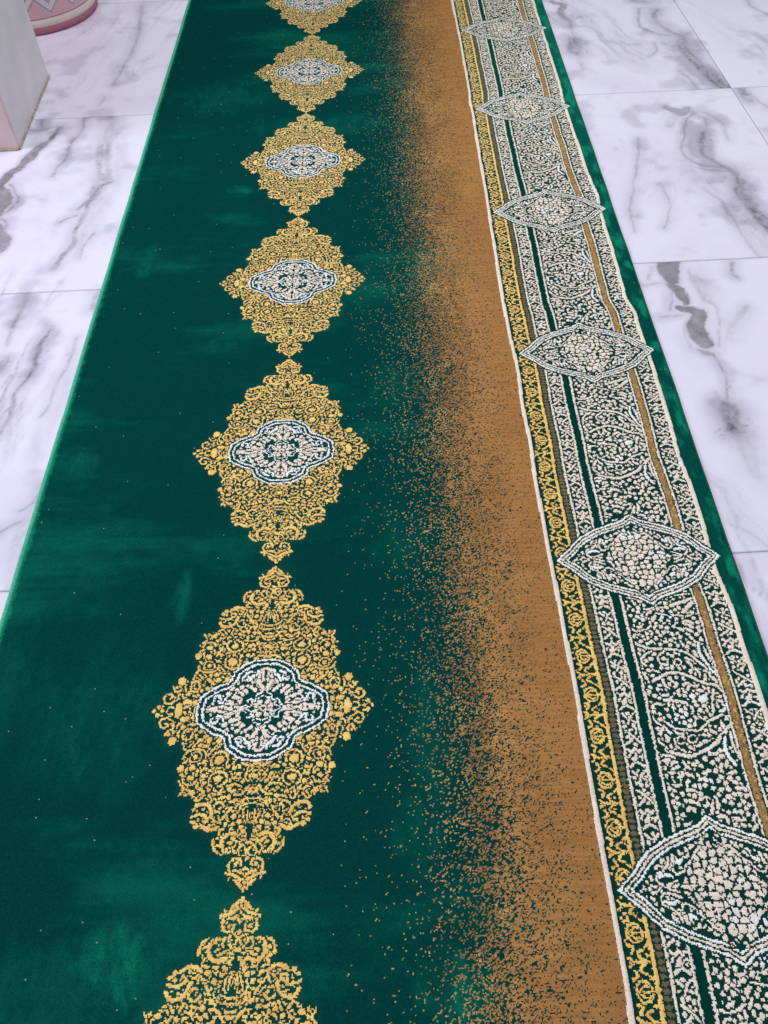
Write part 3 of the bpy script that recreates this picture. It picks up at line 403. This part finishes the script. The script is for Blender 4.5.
# ------------------------------------------------------------------ materials
def nodes(name):
    m = bpy.data.materials.new(name); m.use_nodes = True; nt = m.node_tree
    return m, nt, nt.nodes['Principled BSDF']
def N(nt, t, **kw):
    n = nt.nodes.new(t)
    for k, v_ in kw.items():
        if k in n.inputs: n.inputs[k].default_value = v_
        else: setattr(n, k, v_)
    return n
FLATX = 0
def yarn_mat(name, rough=.85, sheen=.25, sr=.45, spec=.25, grain=.25, bump=.35, scale=900.):
    m, nt, b = nodes(name); L = nt.links.new
    at = N(nt, 'ShaderNodeAttribute', attribute_name='yarn')
    tc = N(nt, 'ShaderNodeTexCoord'); ns = N(nt, 'ShaderNodeTexNoise'); ns.inputs['Scale'].default_value = scale; ns.inputs['Detail'].default_value = 3
    L(tc.outputs['Object'], ns.inputs['Vector'])
    mr = N(nt, 'ShaderNodeMapRange'); mr.inputs['From Min'].default_value = .3; mr.inputs['From Max'].default_value = .7
    mr.inputs['To Min'].default_value = 1 - grain; mr.inputs['To Max'].default_value = 1 + grain
    L(ns.outputs['Fac'], mr.inputs['Value'])
    mx = N(nt, 'ShaderNodeVectorMath', operation='SCALE'); L(at.outputs['Vector'], mx.inputs[0]); L(mr.outputs['Result'], mx.inputs['Scale'])
    L(mx.outputs['Vector'], b.inputs['Base Color'])
    b.inputs['Roughness'].default_value = rough; b.inputs['Specular IOR Level'].default_value = spec
    b.inputs['Sheen Weight'].default_value = sheen; b.inputs['Sheen Roughness'].default_value = sr
    L(mx.outputs['Vector'], b.inputs['Sheen Tint'])
    bp = N(nt, 'ShaderNodeBump'); bp.inputs['Strength'].default_value = bump; bp.inputs['Distance'].default_value = .0006
    L(ns.outputs['Fac'], bp.inputs['Height']); L(bp.outputs['Normal'], b.inputs['Normal'])
    return m
PILE = yarn_mat('green_velvet_pile', .8, .25, .3, .0, .30, .3)
WOOL = yarn_mat('figured_yarn', .8, .35, .5, .05, .22, .5)
FLAT = yarn_mat('flat_woven_yarn', .62, .1, .5, .3, .18, .25, 500.)
def simple(name, col, rough=.6, spec=.4, nscale=60., namt=.12, bump=.0, bscale=300.):
    m, nt, b = nodes(name); L = nt.links.new
    tc = N(nt, 'ShaderNodeTexCoord'); ns = N(nt, 'ShaderNodeTexNoise'); ns.inputs['Scale'].default_value = nscale; ns.inputs['Detail'].default_value = 5
    L(tc.outputs['Object'], ns.inputs['Vector'])
    mr = N(nt, 'ShaderNodeMapRange'); mr.inputs['From Min'].default_value = .25; mr.inputs['From Max'].default_value = .75
    mr.inputs['To Min'].default_value = 1 - namt; mr.inputs['To Max'].default_value = 1 + namt
    L(ns.outputs['Fac'], mr.inputs['Value'])
    mx = N(nt, 'ShaderNodeVectorMath', operation='SCALE'); mx.inputs[0].default_value = col; L(mr.outputs['Result'], mx.inputs['Scale'])
    L(mx.outputs['Vector'], b.inputs['Base Color']); b.inputs['Roughness'].default_value = rough; b.inputs['Specular IOR Level'].default_value = spec
    if bump:
        n2 = N(nt, 'ShaderNodeTexNoise'); n2.inputs['Scale'].default_value = bscale; n2.inputs['Detail'].default_value = 4; L(tc.outputs['Object'], n2.inputs['Vector'])
        bp = N(nt, 'ShaderNodeBump'); bp.inputs['Strength'].default_value = bump; bp.inputs['Distance'].default_value = .002
        L(n2.outputs['Fac'], bp.inputs['Height']); L(bp.outputs['Normal'], b.inputs['Normal'])
    return m
# ------------------------------------------------------------------ build the carpet parts
runner = empty('carpet_runner', (0, 0, 0))
tag(runner, 'long green carpet runner with gold medallions, speckled brown band and cream floral border', 'carpet')
def grid_part(name, sel, mat, parent, label=None):
    f = QUAD[sel]
    if not len(f): return None
    u, inv = np.unique(f.ravel(), return_inverse=True)
    co = VERT[u]; org = np.array([co[:, 0].mean(), co[:, 1].mean(), 0], np.float32)
    base_ = np.array(parent['org']) if parent and 'org' in parent else np.zeros(3)
    me = bpy.data.meshes.new(name); n = len(f)
    me.vertices.add(len(u)); me.vertices.foreach_set('co', (co - org).astype(np.float32).ravel())
    me.loops.add(4 * n); me.loops.foreach_set('vertex_index', inv.astype(np.int32).ravel())
    me.polygons.add(n); me.polygons.foreach_set('loop_start', np.arange(0, 4 * n, 4, dtype=np.int32))
    me.update(calc_edges=True)
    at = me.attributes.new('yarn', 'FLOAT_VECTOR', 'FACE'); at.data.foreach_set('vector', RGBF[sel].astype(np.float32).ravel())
    me.polygons.foreach_set('use_smooth', np.ones(n, bool))
    o = link(name, me, mat, parent); o.location = Vector((org - base_).tolist())
    if label: o['label'] = label
    return o, org
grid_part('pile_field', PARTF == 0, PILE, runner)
grid_part('speckled_band', PARTF == 1, PILE, runner)
for pid, nm in ((2, 'piping'), (3, 'vine_stripe'), (4, 'bead_stripe'), (5, 'guard_stripe'), (6, 'plain_stripe'), (7, 'floral_band'), (8, 'bronze_stripe'), (9, 'guard_stripe'), (10, 'piping'), (11, 'outer_margin')):
    grid_part(nm, PARTF == pid, PILE if pid in (6, 11) else WOOL, runner)
for k in range(-3, 9):
    s = PARTF == 100 + k
    if s.any():
        r = grid_part('medallion', s, WOOL, runner)
        s2 = PARTF == 200 + k
        if r and s2.any():
            c = grid_part('medallion_center', s2, WOOL, None)
            c[0].parent = r[0]; c[0].location = Vector((c[1] - r[1]).tolist())
for k in range(-3, 9):
    s = PARTF == 300 + k
    if s.any(): grid_part('cartouche', s, WOOL, runner)
# woven backing under the pile
def box(name, x0, x1, y0, y1, z0, z1, mat, parent=None, bev=0):
    me = bpy.data.meshes.new(name)
    v_ = [(x, y, z_) for z_ in (z0, z1) for y in (y0, y1) for x in (x0, x1)]
    me.from_pydata(v_, [], [(0, 2, 3, 1), (4, 5, 7, 6), (0, 1, 5, 4), (1, 3, 7, 5), (3, 2, 6, 7), (2, 0, 4, 6)])
    o = link(name, me, mat, parent)
    if bev:
        b_ = o.modifiers.new('bevel', 'BEVEL'); b_.width = bev; b_.segments = 2
    return o
JUTE = simple('green_backing', (.01, .12, .08), .9, .2)
X0, X1, Y0, Y1 = xv[0] / 1000, xv[-1] / 1000, yv[0] / 1000, yv[-1] / 1000
box('backing', X0 + .002, X1 - .002, Y0 + .002, Y1 - .002, .0002, .0030, JUTE, runner)
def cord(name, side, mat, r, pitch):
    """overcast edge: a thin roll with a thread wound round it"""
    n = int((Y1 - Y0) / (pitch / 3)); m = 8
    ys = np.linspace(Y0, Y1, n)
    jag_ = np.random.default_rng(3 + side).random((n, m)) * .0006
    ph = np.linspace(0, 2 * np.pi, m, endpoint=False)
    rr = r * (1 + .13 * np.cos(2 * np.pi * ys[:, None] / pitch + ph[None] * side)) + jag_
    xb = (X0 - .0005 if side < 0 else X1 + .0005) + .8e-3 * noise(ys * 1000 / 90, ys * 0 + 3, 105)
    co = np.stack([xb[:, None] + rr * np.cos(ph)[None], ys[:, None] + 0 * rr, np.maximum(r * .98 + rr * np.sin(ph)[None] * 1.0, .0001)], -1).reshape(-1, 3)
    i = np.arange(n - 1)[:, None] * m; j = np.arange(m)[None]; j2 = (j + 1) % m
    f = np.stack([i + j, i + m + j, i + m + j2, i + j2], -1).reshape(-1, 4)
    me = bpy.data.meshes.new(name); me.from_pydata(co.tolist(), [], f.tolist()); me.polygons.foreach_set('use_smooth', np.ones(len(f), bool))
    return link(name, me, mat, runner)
cord('edge_binding', -1, simple('lit_green_thread', (.06, .42, .27), .7, .3, 300, .3), .0042, .004)  # left binding paler: the light this edge catches is put into its colour
cord('edge_binding', 1, simple('dark_green_thread', (.01, .10, .075), .8, .2, 300, .3), .0022, .004)
# ------------------------------------------------------------------ marble floor
DL = 0.026062; cD, sD = math.cos(DL), math.sin(DL)
def marble():
    m, nt, b = nodes('glazed_marble'); L = nt.links.new
    ad = N(nt, 'ShaderNodeAttribute', attribute_name='vein'); tc = N(nt, 'ShaderNodeTexCoord')
    info = N(nt, 'ShaderNodeObjectInfo')
    sep = N(nt, 'ShaderNodeSeparateXYZ'); L(ad.outputs['Vector'], sep.inputs[0])
    off = N(nt, 'ShaderNodeVectorMath', operation='SCALE'); off.inputs[0].default_value = (17, 9, 5); L(info.outputs['Random'], off.inputs['Scale'])
    add = N(nt, 'ShaderNodeVectorMath', operation='ADD'); L(tc.outputs['Object'], add.inputs[0]); L(off.outputs[0], add.inputs[1])
    # slow clouds of lavender grey
    n1 = N(nt, 'ShaderNodeTexNoise'); n1.inputs['Scale'].default_value = 2.6; n1.inputs['Detail'].default_value = 7; n1.inputs['Distortion'].default_value = 1.2; L(add.outputs[0], n1.inputs['Vector'])
    r1 = N(nt, 'ShaderNodeMapRange'); r1.inputs['From Min'].default_value = .50; r1.inputs['From Max'].default_value = .74; L(n1.outputs['Fac'], r1.inputs['Value'])
    # fine faint veins
    n2 = N(nt, 'ShaderNodeTexNoise'); n2.inputs['Scale'].default_value = 1.7; n2.inputs['Detail'].default_value = 9; n2.inputs['Distortion'].default_value = 2.2; L(add.outputs[0], n2.inputs['Vector'])
    s2 = N(nt, 'ShaderNodeMath', operation='SUBTRACT'); s2.inputs[1].default_value = .5; L(n2.outputs['Fac'], s2.inputs[0])
    a2 = N(nt, 'ShaderNodeMath', operation='ABSOLUTE'); L(s2.outputs[0], a2.inputs[0])
    r2 = N(nt, 'ShaderNodeMapRange'); r2.inputs['From Min'].default_value = 0; r2.inputs['From Max'].default_value = .012; r2.inputs['To Min'].default_value = 1; r2.inputs['To Max'].default_value = 0; L(a2.outputs[0], r2.inputs['Value'])
    k2 = N(nt, 'ShaderNodeMath', operation='MULTIPLY'); L(r2.outputs[0], k2.inputs[0]); L(r1.outputs[0], k2.inputs[1])
    k3 = N(nt, 'ShaderNodeMath', operation='MULTIPLY'); k3.inputs[1].default_value = .22; L(k2.outputs[0], k3.inputs[0])
    k4 = N(nt, 'ShaderNodeMath', operation='MULTIPLY'); k4.inputs[1].default_value = .30; L(r1.outputs[0], k4.inputs[0])
    # grain inside the veins
    n3 = N(nt, 'ShaderNodeTexNoise'); n3.inputs['Scale'].default_value = 110; n3.inputs['Detail'].default_value = 6; L(add.outputs[0], n3.inputs['Vector'])
    r3 = N(nt, 'ShaderNodeMapRange'); r3.inputs['From Min'].default_value = .3; r3.inputs['From Max'].default_value = .7; r3.inputs['To Min'].default_value = .5; r3.inputs['To Max'].default_value = 1.2; L(n3.outputs['Fac'], r3.inputs['Value'])
    sv = N(nt, 'ShaderNodeMath', operation='MULTIPLY'); L(sep.outputs['X'], sv.inputs[0]); L(r3.outputs[0], sv.inputs[1]); sv.use_clamp = True
    cv = N(nt, 'ShaderNodeMapRange'); cv.inputs['To Min'].default_value = .72; cv.inputs['To Max'].default_value = 1.04; L(n3.outputs['Fac'], cv.inputs['Value'])
    c2 = N(nt, 'ShaderNodeMath', operation='MULTIPLY'); L(sep.outputs['Y'], c2.inputs[0]); L(cv.outputs[0], c2.inputs[1]); c2.use_clamp = True
    def mix(a, bcol, fac):
        q = N(nt, 'ShaderNodeMix', data_type='RGBA'); L(fac, q.inputs['Factor'])
        if isinstance(a, tuple): q.inputs[6].default_value = (*a, 1)
        else: L(a, q.inputs[6])
        q.inputs[7].default_value = (*bcol, 1); return q.outputs[2]
    c = mix((.81, .78, .95), (.52, .49, .68), k4.outputs[0])
    c = mix(c, (.34, .31, .38), k3.outputs[0])
    c = mix(c, (.36, .335, .46), sep.outputs['Z'])
    c = mix(c, (.13, .12, .135), sv.outputs[0])
    c = mix(c, (.185, .172, .185), c2.outputs[0])
    L(c, b.inputs['Base Color'])
    rg = N(nt, 'ShaderNodeMapRange'); rg.inputs['From Min'].default_value = .35; rg.inputs['From Max'].default_value = .7; rg.inputs['To Min'].default_value = .09; rg.inputs['To Max'].default_value = .24
    L(n1.outputs['Fac'], rg.inputs['Value']); L(rg.outputs[0], b.inputs['Roughness']); b.inputs['Specular IOR Level'].default_value = .5
    return m
MARBLE = marble()
GROUT = simple('grout', (.42, .39, .45), .9, .1)
ORG_V, TL, TU, ORG_U = 2.3646, .80015, 1.6, 1.0878
floor = box('floor', -3.6, 3.6, -1.2, 6.4, -.020, -.0012, GROUT); tag(floor, kind='structure'); floor.rotation_euler = (0, 0, DL)
def tile(i, j):
    """tile i across, j away; grid in tile axes"""
    g_ = .0011
    u0, u1 = ORG_U + (i - 1) * TU + g_, ORG_U + i * TU - g_
    v0, v1 = ORG_V + (j - 1) * TL + g_, ORG_V + j * TL - g_
    seen = (-1 <= i <= 1) and (-2 <= j <= 2)
    st_ = (.004 if -1 <= j <= 1 else .008) if seen else .1
    nu = max(2, int((u1 - u0) / st_)); nv = max(2, int((v1 - v0) / st_))
    u = np.linspace(u0, u1, nu + 1); v_ = np.linspace(v0, v1, nv + 1); U, V = np.meshgrid(u, v_)
    me = bpy.data.meshes.new('floor_tile')
    cu, cv_ = (u0 + u1) / 2, (v0 + v1) / 2
    Z = np.zeros_like(U); co = np.stack([U - cu, V - cv_, Z], -1).reshape(-1, 3)
    ix = np.arange((nu + 1) * (nv + 1)).reshape(nv + 1, nu + 1)
    f = np.stack([ix[:-1, :-1], ix[:-1, 1:], ix[1:, 1:], ix[1:, :-1]], -1).reshape(-1, 4)
    # skirt down into the joint
    ring_ = np.concatenate([ix[0, :], ix[1:, -1], ix[-1, -2::-1], ix[-2:0:-1, 0]]); base_i = len(co)
    low = co[ring_] + [0, 0, -.002]; co = np.vstack([co, low]); n_ = len(ring_)
    sk_ = np.stack([ring_, base_i + np.arange(n_), base_i + (np.arange(n_) + 1) % n_, np.roll(ring_, -1)], -1)
    f = np.vstack([f, sk_])
    me.vertices.add(len(co)); me.vertices.foreach_set('co', co.astype(np.float32).ravel())
    me.loops.add(4 * len(f)); me.loops.foreach_set('vertex_index', f.astype(np.int32).ravel())
    me.polygons.add(len(f)); me.polygons.foreach_set('loop_start', np.arange(0, 4 * len(f), 4, dtype=np.int32)); me.update(calc_edges=True)
    soft = np.zeros(U.shape); crisp = np.zeros(U.shape); cloud = np.zeros(U.shape)
    if seen:
        wx = cD * U - sD * V; wy = sD * U + cD * V
        q1 = noise(wx * 22, wy * 22, 201, 3); q2 = noise(wx * 22, wy * 22, 202, 3)
        f1 = noise(wx * 90, wy * 90, 203, 3); f2 = noise(wx * 14, wy * 14, 204, 3)
        WX, WY = wx * 1000 + 7 * q1 + 1.5 * f1, wy * 1000 + 7 * q2
        st1 = noise((wx * 60 + wy * 10), (wy * 24), 206, 4)
        for kind, a, fl, ws in VEIN:
            p = np.array(fl).reshape(-1, 2) / 1.; mid = p.mean(0) / 1000
            mu, mv = cD * mid[0] + sD * mid[1], -sD * mid[0] + cD * mid[1]
            if not (u0 < mu < u1 and v0 < mv < v1): continue
            q = curve(np.hstack([p, np.array(ws)[:, None] * (1.22 if kind else 1.2)]), 6); pp, ww = q[:, :2], q[:, 2]
            mrg = max(ww) * 2.2 + 34
            sel = (WX > pp[:, 0].min() - mrg) & (WX < pp[:, 0].max() + mrg) & (WY > pp[:, 1].min() - mrg) & (WY < pp[:, 1].max() + mrg)
            if not sel.any(): continue
            D = seg_dist(WX[sel], WY[sel], pp, ww); W_ = max(ww)
            if kind == 1:
                D = D - .12 * W_
                t_ = smooth(1.6, -1.6, D + 3.4 * f1[sel] + 3 * q2[sel]) * a * np.clip(.93 + .35 * noise(wx[sel] * 60, wy[sel] * 60, 209, 3), .6, 1.06); crisp[sel] = np.maximum(crisp[sel], t_)
                t_ = .35 * smooth(18, 0, D); cloud[sel] = np.maximum(cloud[sel], t_)
            else:
                if W_ > 24 and a < .5:      # broad smoky streaks
                    t_ = a * 1.7 * smooth(W_ * .5, -W_ * .5, D) * np.clip(.75 + .5 * st1[sel], 0, 1.3); cloud[sel] = np.maximum(cloud[sel], t_)
                else:
                    ph_ = D / (1.6 + W_ * .09) + 3.2 * q1[sel] + 2.2 * st1[sel]; core_ = smooth(W_ * .22 + 2, -W_ * .3, D + (W_ * .25) * f1[sel]) * np.where(W_ > 10, .80 + .30 * np.cos(ph_), 1)
                    t_ = 1.12 * a * core_ * np.clip(.78 + .6 * f1[sel] + .3 * f2[sel], .2, 1.25); soft[sel] = np.maximum(soft[sel], t_)
                    t_ = a * .95 * smooth(W_ * 1.0 + 26, -W_ * .3, D + 10 * q1[sel]) * np.clip(.8 + .5 * f2[sel], .2, 1.3); cloud[sel] = np.maximum(cloud[sel], t_)
        # thin swirled lines of colour near the veins
        tl = np.abs(noise(wx * 9 + 1.6 * q1, wy * 5 + 1.6 * q2, 207, 3)); soft = np.maximum(soft, .42 * smooth(.035, 0, tl) * smooth(.12, .45, cloud))
        dx_, dy_ = ((.16, .987) if cu < 0 else (-.33, .944))
        s_, t2_ = wx * dy_ - wy * dx_, wx * dx_ + wy * dy_
        s_ = s_ + .035 * noise(wx * 4, wy * 3, 211, 2) + .012 * q1
        str_ = np.abs(noise(s_ * 20, t2_ * 2.6, 212, 4)); sm_ = smooth(-.05, .45, noise(s_ * 5, t2_ * 1.6, 213, 2)) * ((.28 if cv_ > 2.4 else .8) if cu < 0 else .42)
        soft = np.maximum(soft, .62 * sm_ * smooth(.05, 0, str_) * np.clip(.7 + .6 * f1, .1, 1.2)); cloud = np.maximum(cloud, .62 * sm_ * smooth(.26, 0, str_))
        cloud = np.clip(cloud + .38 * smooth(.12, .6, f2 + .4 * q1 * 0 + .5 * noise(wx * 5, wy * 3, 208, 2)) , 0, .75)
    pad_ = np.zeros(n_)
    at = me.attributes.new('vein', 'FLOAT_VECTOR', 'POINT')
    at.data.foreach_set('vector', np.stack([np.concatenate([a_.ravel(), pad_]) for a_ in (soft, crisp, cloud)], -1).astype(np.float32).ravel())
    o = link('floor_tile', me, MARBLE, floor); o.location = (cu, cv_, 0)
for i in range(-1, 4):
    for j in range(-3, 6): tile(i, j)
# ------------------------------------------------------------------ pillar
pillar = empty('pillar', (-1.20, 2.38, 0)); tag(pillar, 'square pillar clad in pale grey and pink panels at the left of the carpet', 'pillar')
pillar.rotation_euler = (0, 0, .040)
GREY = simple('pale_grey_cladding', (.66, .635, .66), .4, .35, 9, .10, .15, 40)
PINK = simple('pink_marble_cladding', (.66, .49, .49), .3, .45, 14, .10)
core_m = simple('pillar_core', (.4, .38, .38), .8)
hw, hd = .226, .216
box('core', -hw + .013, hw - .013, -hd + .013, hd - .013, 0, 2.4, core_m, pillar)
box('side_panel', hw - .012, hw, -hd + .0145, hd, .003, 2.4, GREY, pillar, .0012)
box('side_panel', -hw, -hw + .012, -hd + .0145, hd, .003, 2.4, GREY, pillar, .0012)
box('front_panel', -hw, hw, -hd, -hd + .012, .003, 2.4, PINK, pillar, .0012)
box('back_panel', -hw + .0145, hw - .0145, hd - .012, hd, .003, 2.4, PINK, pillar, .0012)
def bead(pts, r, mat, parent, seed):
    q = curve(np.array(pts), 40); rg = np.random.default_rng(seed); n = len(q); m = 6; co = []
    for k in range(n):
        d = q[min(k + 1, n - 1)] - q[max(k - 1, 0)]; d = d / (np.linalg.norm(d) + 1e-9); nn = np.array([d[1], -d[0], 0]); rr = r * (.7 + .7 * rg.random())
        for a in range(m):
            t = 2 * math.pi * a / m; co.append((q[k] + nn * rr * math.cos(t) + np.array([0, 0, 1]) * (rr * math.sin(t) + .0006)).tolist())
    f = [(k * m + a, k * m + (a + 1) % m, (k + 1) * m + (a + 1) % m, (k + 1) * m + a) for k in range(n - 1) for a in range(m)]
    me = bpy.data.meshes.new('sealant_bead'); me.from_pydata(co, [], f); me.polygons.foreach_set('use_smooth', np.ones(len(f), bool)); return link('sealant_bead', me, mat, parent)
SEAL = simple('dirty_sealant', (.42, .35, .30), .7, .3, 120, .45)
bead([(hw + .001, -hd, .002), (hw + .001, 0, .002), (hw + .001, hd, .002)], .0032, SEAL, pillar, 1)
bead([(-hw, -hd - .001, .002), (0, -hd - .001, .002), (hw, -hd - .001, .002)], .0032, SEAL, pillar, 2)
bead([(hw - .001, -hd + .013, .004), (hw + .0005, -hd + .013, .2), (hw + .0005, -hd + .013, 2.4)], .0011, SEAL, pillar, 4)
# ------------------------------------------------------------------ pink pouf
pouf = empty('pouf', (-1.146, 3.098, 0)); tag(pouf, 'round pink pouf with grey and cream zigzags on the floor behind the pillar', 'pouf')
R0 = .213
def ring_mesh(name, prof, mat, parent, nseg=720, colf=None):
    prof = np.array(prof); m = len(prof); th = np.linspace(0, 2 * np.pi, nseg, endpoint=False)
    co = np.stack([prof[None, :, 0] * np.cos(th)[:, None], prof[None, :, 0] * np.sin(th)[:, None], prof[None, :, 1] + 0 * th[:, None]], -1).reshape(-1, 3)
    i = np.arange(nseg)[:, None]; i2 = (i + 1) % nseg; j = np.arange(m - 1)[None]
    f = np.stack([i * m + j, i2 * m + j, i2 * m + j + 1, i * m + j + 1], -1).reshape(-1, 4)
    me = bpy.data.meshes.new(name); me.from_pydata(co.tolist(), [], f.tolist()); me.polygons.foreach_set('use_smooth', np.ones(len(f), bool))
    if colf is not None:
        TH = np.repeat(th + np.pi / nseg, m - 1); ZZ = np.tile((prof[1:, 1] + prof[:-1, 1]) / 2, nseg)
        at = me.attributes.new('yarn', 'FLOAT_VECTOR', 'FACE'); at.data.foreach_set('vector', colf(TH, ZZ).astype(np.float32).ravel())
    return link(name, me, mat, parent)
CLOTH = yarn_mat('woven_pouf_cloth', .8, .2, .5, .2, .12, .3, 700.)
def zig(TH, ZZ):
    n = 16; t = (TH * n / (2 * np.pi)) % 1; tri = np.abs(t - .5) * 2       # 0 at the low points
    pk, gr, cr = np.array((.68, .42, .46)), np.array((.34, .31, .35)), np.array((.66, .63, .65))
    c = np.tile(pk, (len(TH), 1)); c += (rng.random(len(TH))[:, None] - .5) * .06
    for base_z in (.058, .175, .292):
        d = ZZ - (base_z + .045 * tri)
        for lo, hi, col in ((0, .006, gr), (.006, .028, cr), (.028, .034, gr), (.044, .049, gr), (.049, .058, cr)):
            c[(d > lo) & (d < hi)] = col
    c[(ZZ > .046) & (ZZ < .0485)] = (.36, .12, .17)
    return np.clip(c, 0, 1)
zs = np.linspace(.044, .385, 150)
ring_mesh('cover', [(R0 + .008 * math.sin(min(1, (z_ - .044) / .34) * math.pi), z_) for z_ in zs], CLOTH, pouf, 720, zig)
ring_mesh('base_welt', [(R0 - .012, .0005), (R0 - .003, .002), (R0 + .002, .008), (R0 + .003, .016), (R0 + .001, .024)], simple('rose_welt_cloth', (.42, .16, .20), .8, .2, 400, .3, .3, 600), pouf, 180)
ring_mesh('trim_band', [(R0 + .001, .024), (R0 + .002, .027), (R0 + .002, .041), (R0, .044)], simple('cream_trim_cloth', (.66, .60, .55), .8, .2, 400, .12, .3, 600), pouf, 180)
ring_mesh('top', [(R0, .385), (R0 - .012, .402), (R0 - .06, .412), (.1, .418), (.0005, .420)], simple('pink_top_cloth', (.70, .36, .42), .8, .2, 400, .15, .3, 600), pouf, 180)
# ------------------------------------------------------------------ camera
CAM_H, F_PX, PITCH, YAW, ROLL = 1.139, 825.61, .90775, -.005521, -.035535
fw = Vector((math.sin(YAW) * math.cos(PITCH), math.cos(YAW) * math.cos(PITCH), -math.sin(PITCH)))
r_ = fw.cross(Vector((0, 0, 1))).normalized(); u_ = r_.cross(fw)
rt = r_ * math.cos(ROLL) + u_ * math.sin(ROLL); up = -r_ * math.sin(ROLL) + u_ * math.cos(ROLL)
cam = bpy.data.objects.new('camera', bpy.data.cameras.new('camera')); COL.objects.link(cam)
cam.matrix_world = Matrix(((rt.x, up.x, -fw.x, 0), (rt.y, up.y, -fw.y, 0), (rt.z, up.z, -fw.z, CAM_H), (0, 0, 0, 1)))
cam.data.sensor_fit = 'VERTICAL'; cam.data.sensor_height = 24; cam.data.lens = 24 * F_PX / 1024; cam.data.clip_end = 60; cam.data.clip_start = .01
S.camera = cam
# ------------------------------------------------------------------ light: a bright room, large soft sources overhead and ahead
wd = bpy.data.worlds.new('World'); S.world = wd; wd.use_nodes = True
wd.node_tree.nodes['Background'].inputs['Color'].default_value = (.90, .93, 1, 1); wd.node_tree.nodes['Background'].inputs['Strength'].default_value = .48
def area(name, loc, target, size, sy, power, col):
    l = bpy.data.lights.new(name, 'AREA'); l.shape = 'RECTANGLE'; l.size = size; l.size_y = sy; l.energy = power; l.color = col
    o = bpy.data.objects.new(name, l); COL.objects.link(o); o.location = loc
    o.rotation_euler = (Vector(target) - Vector(loc)).to_track_quat('-Z', 'Y').to_euler(); return o
area('ceiling_lamp', (.3, 2.6, 3.4), (0, 1.2, 0), 1.6, 1.0, 53, (1, .97, .93))
area('window_light', (-3.4, 1.0, 2.2), (0, 1.3, 0), 1.8, 1.6, 76, (.90, .94, 1))
S.view_settings.view_transform = 'Standard'; S.view_settings.look = 'None'; S.view_settings.exposure = 0; S.view_settings.gamma = 1
S.render.engine = 'CYCLES'; S.cycles.max_bounces = 6; S.cycles.use_denoising = True
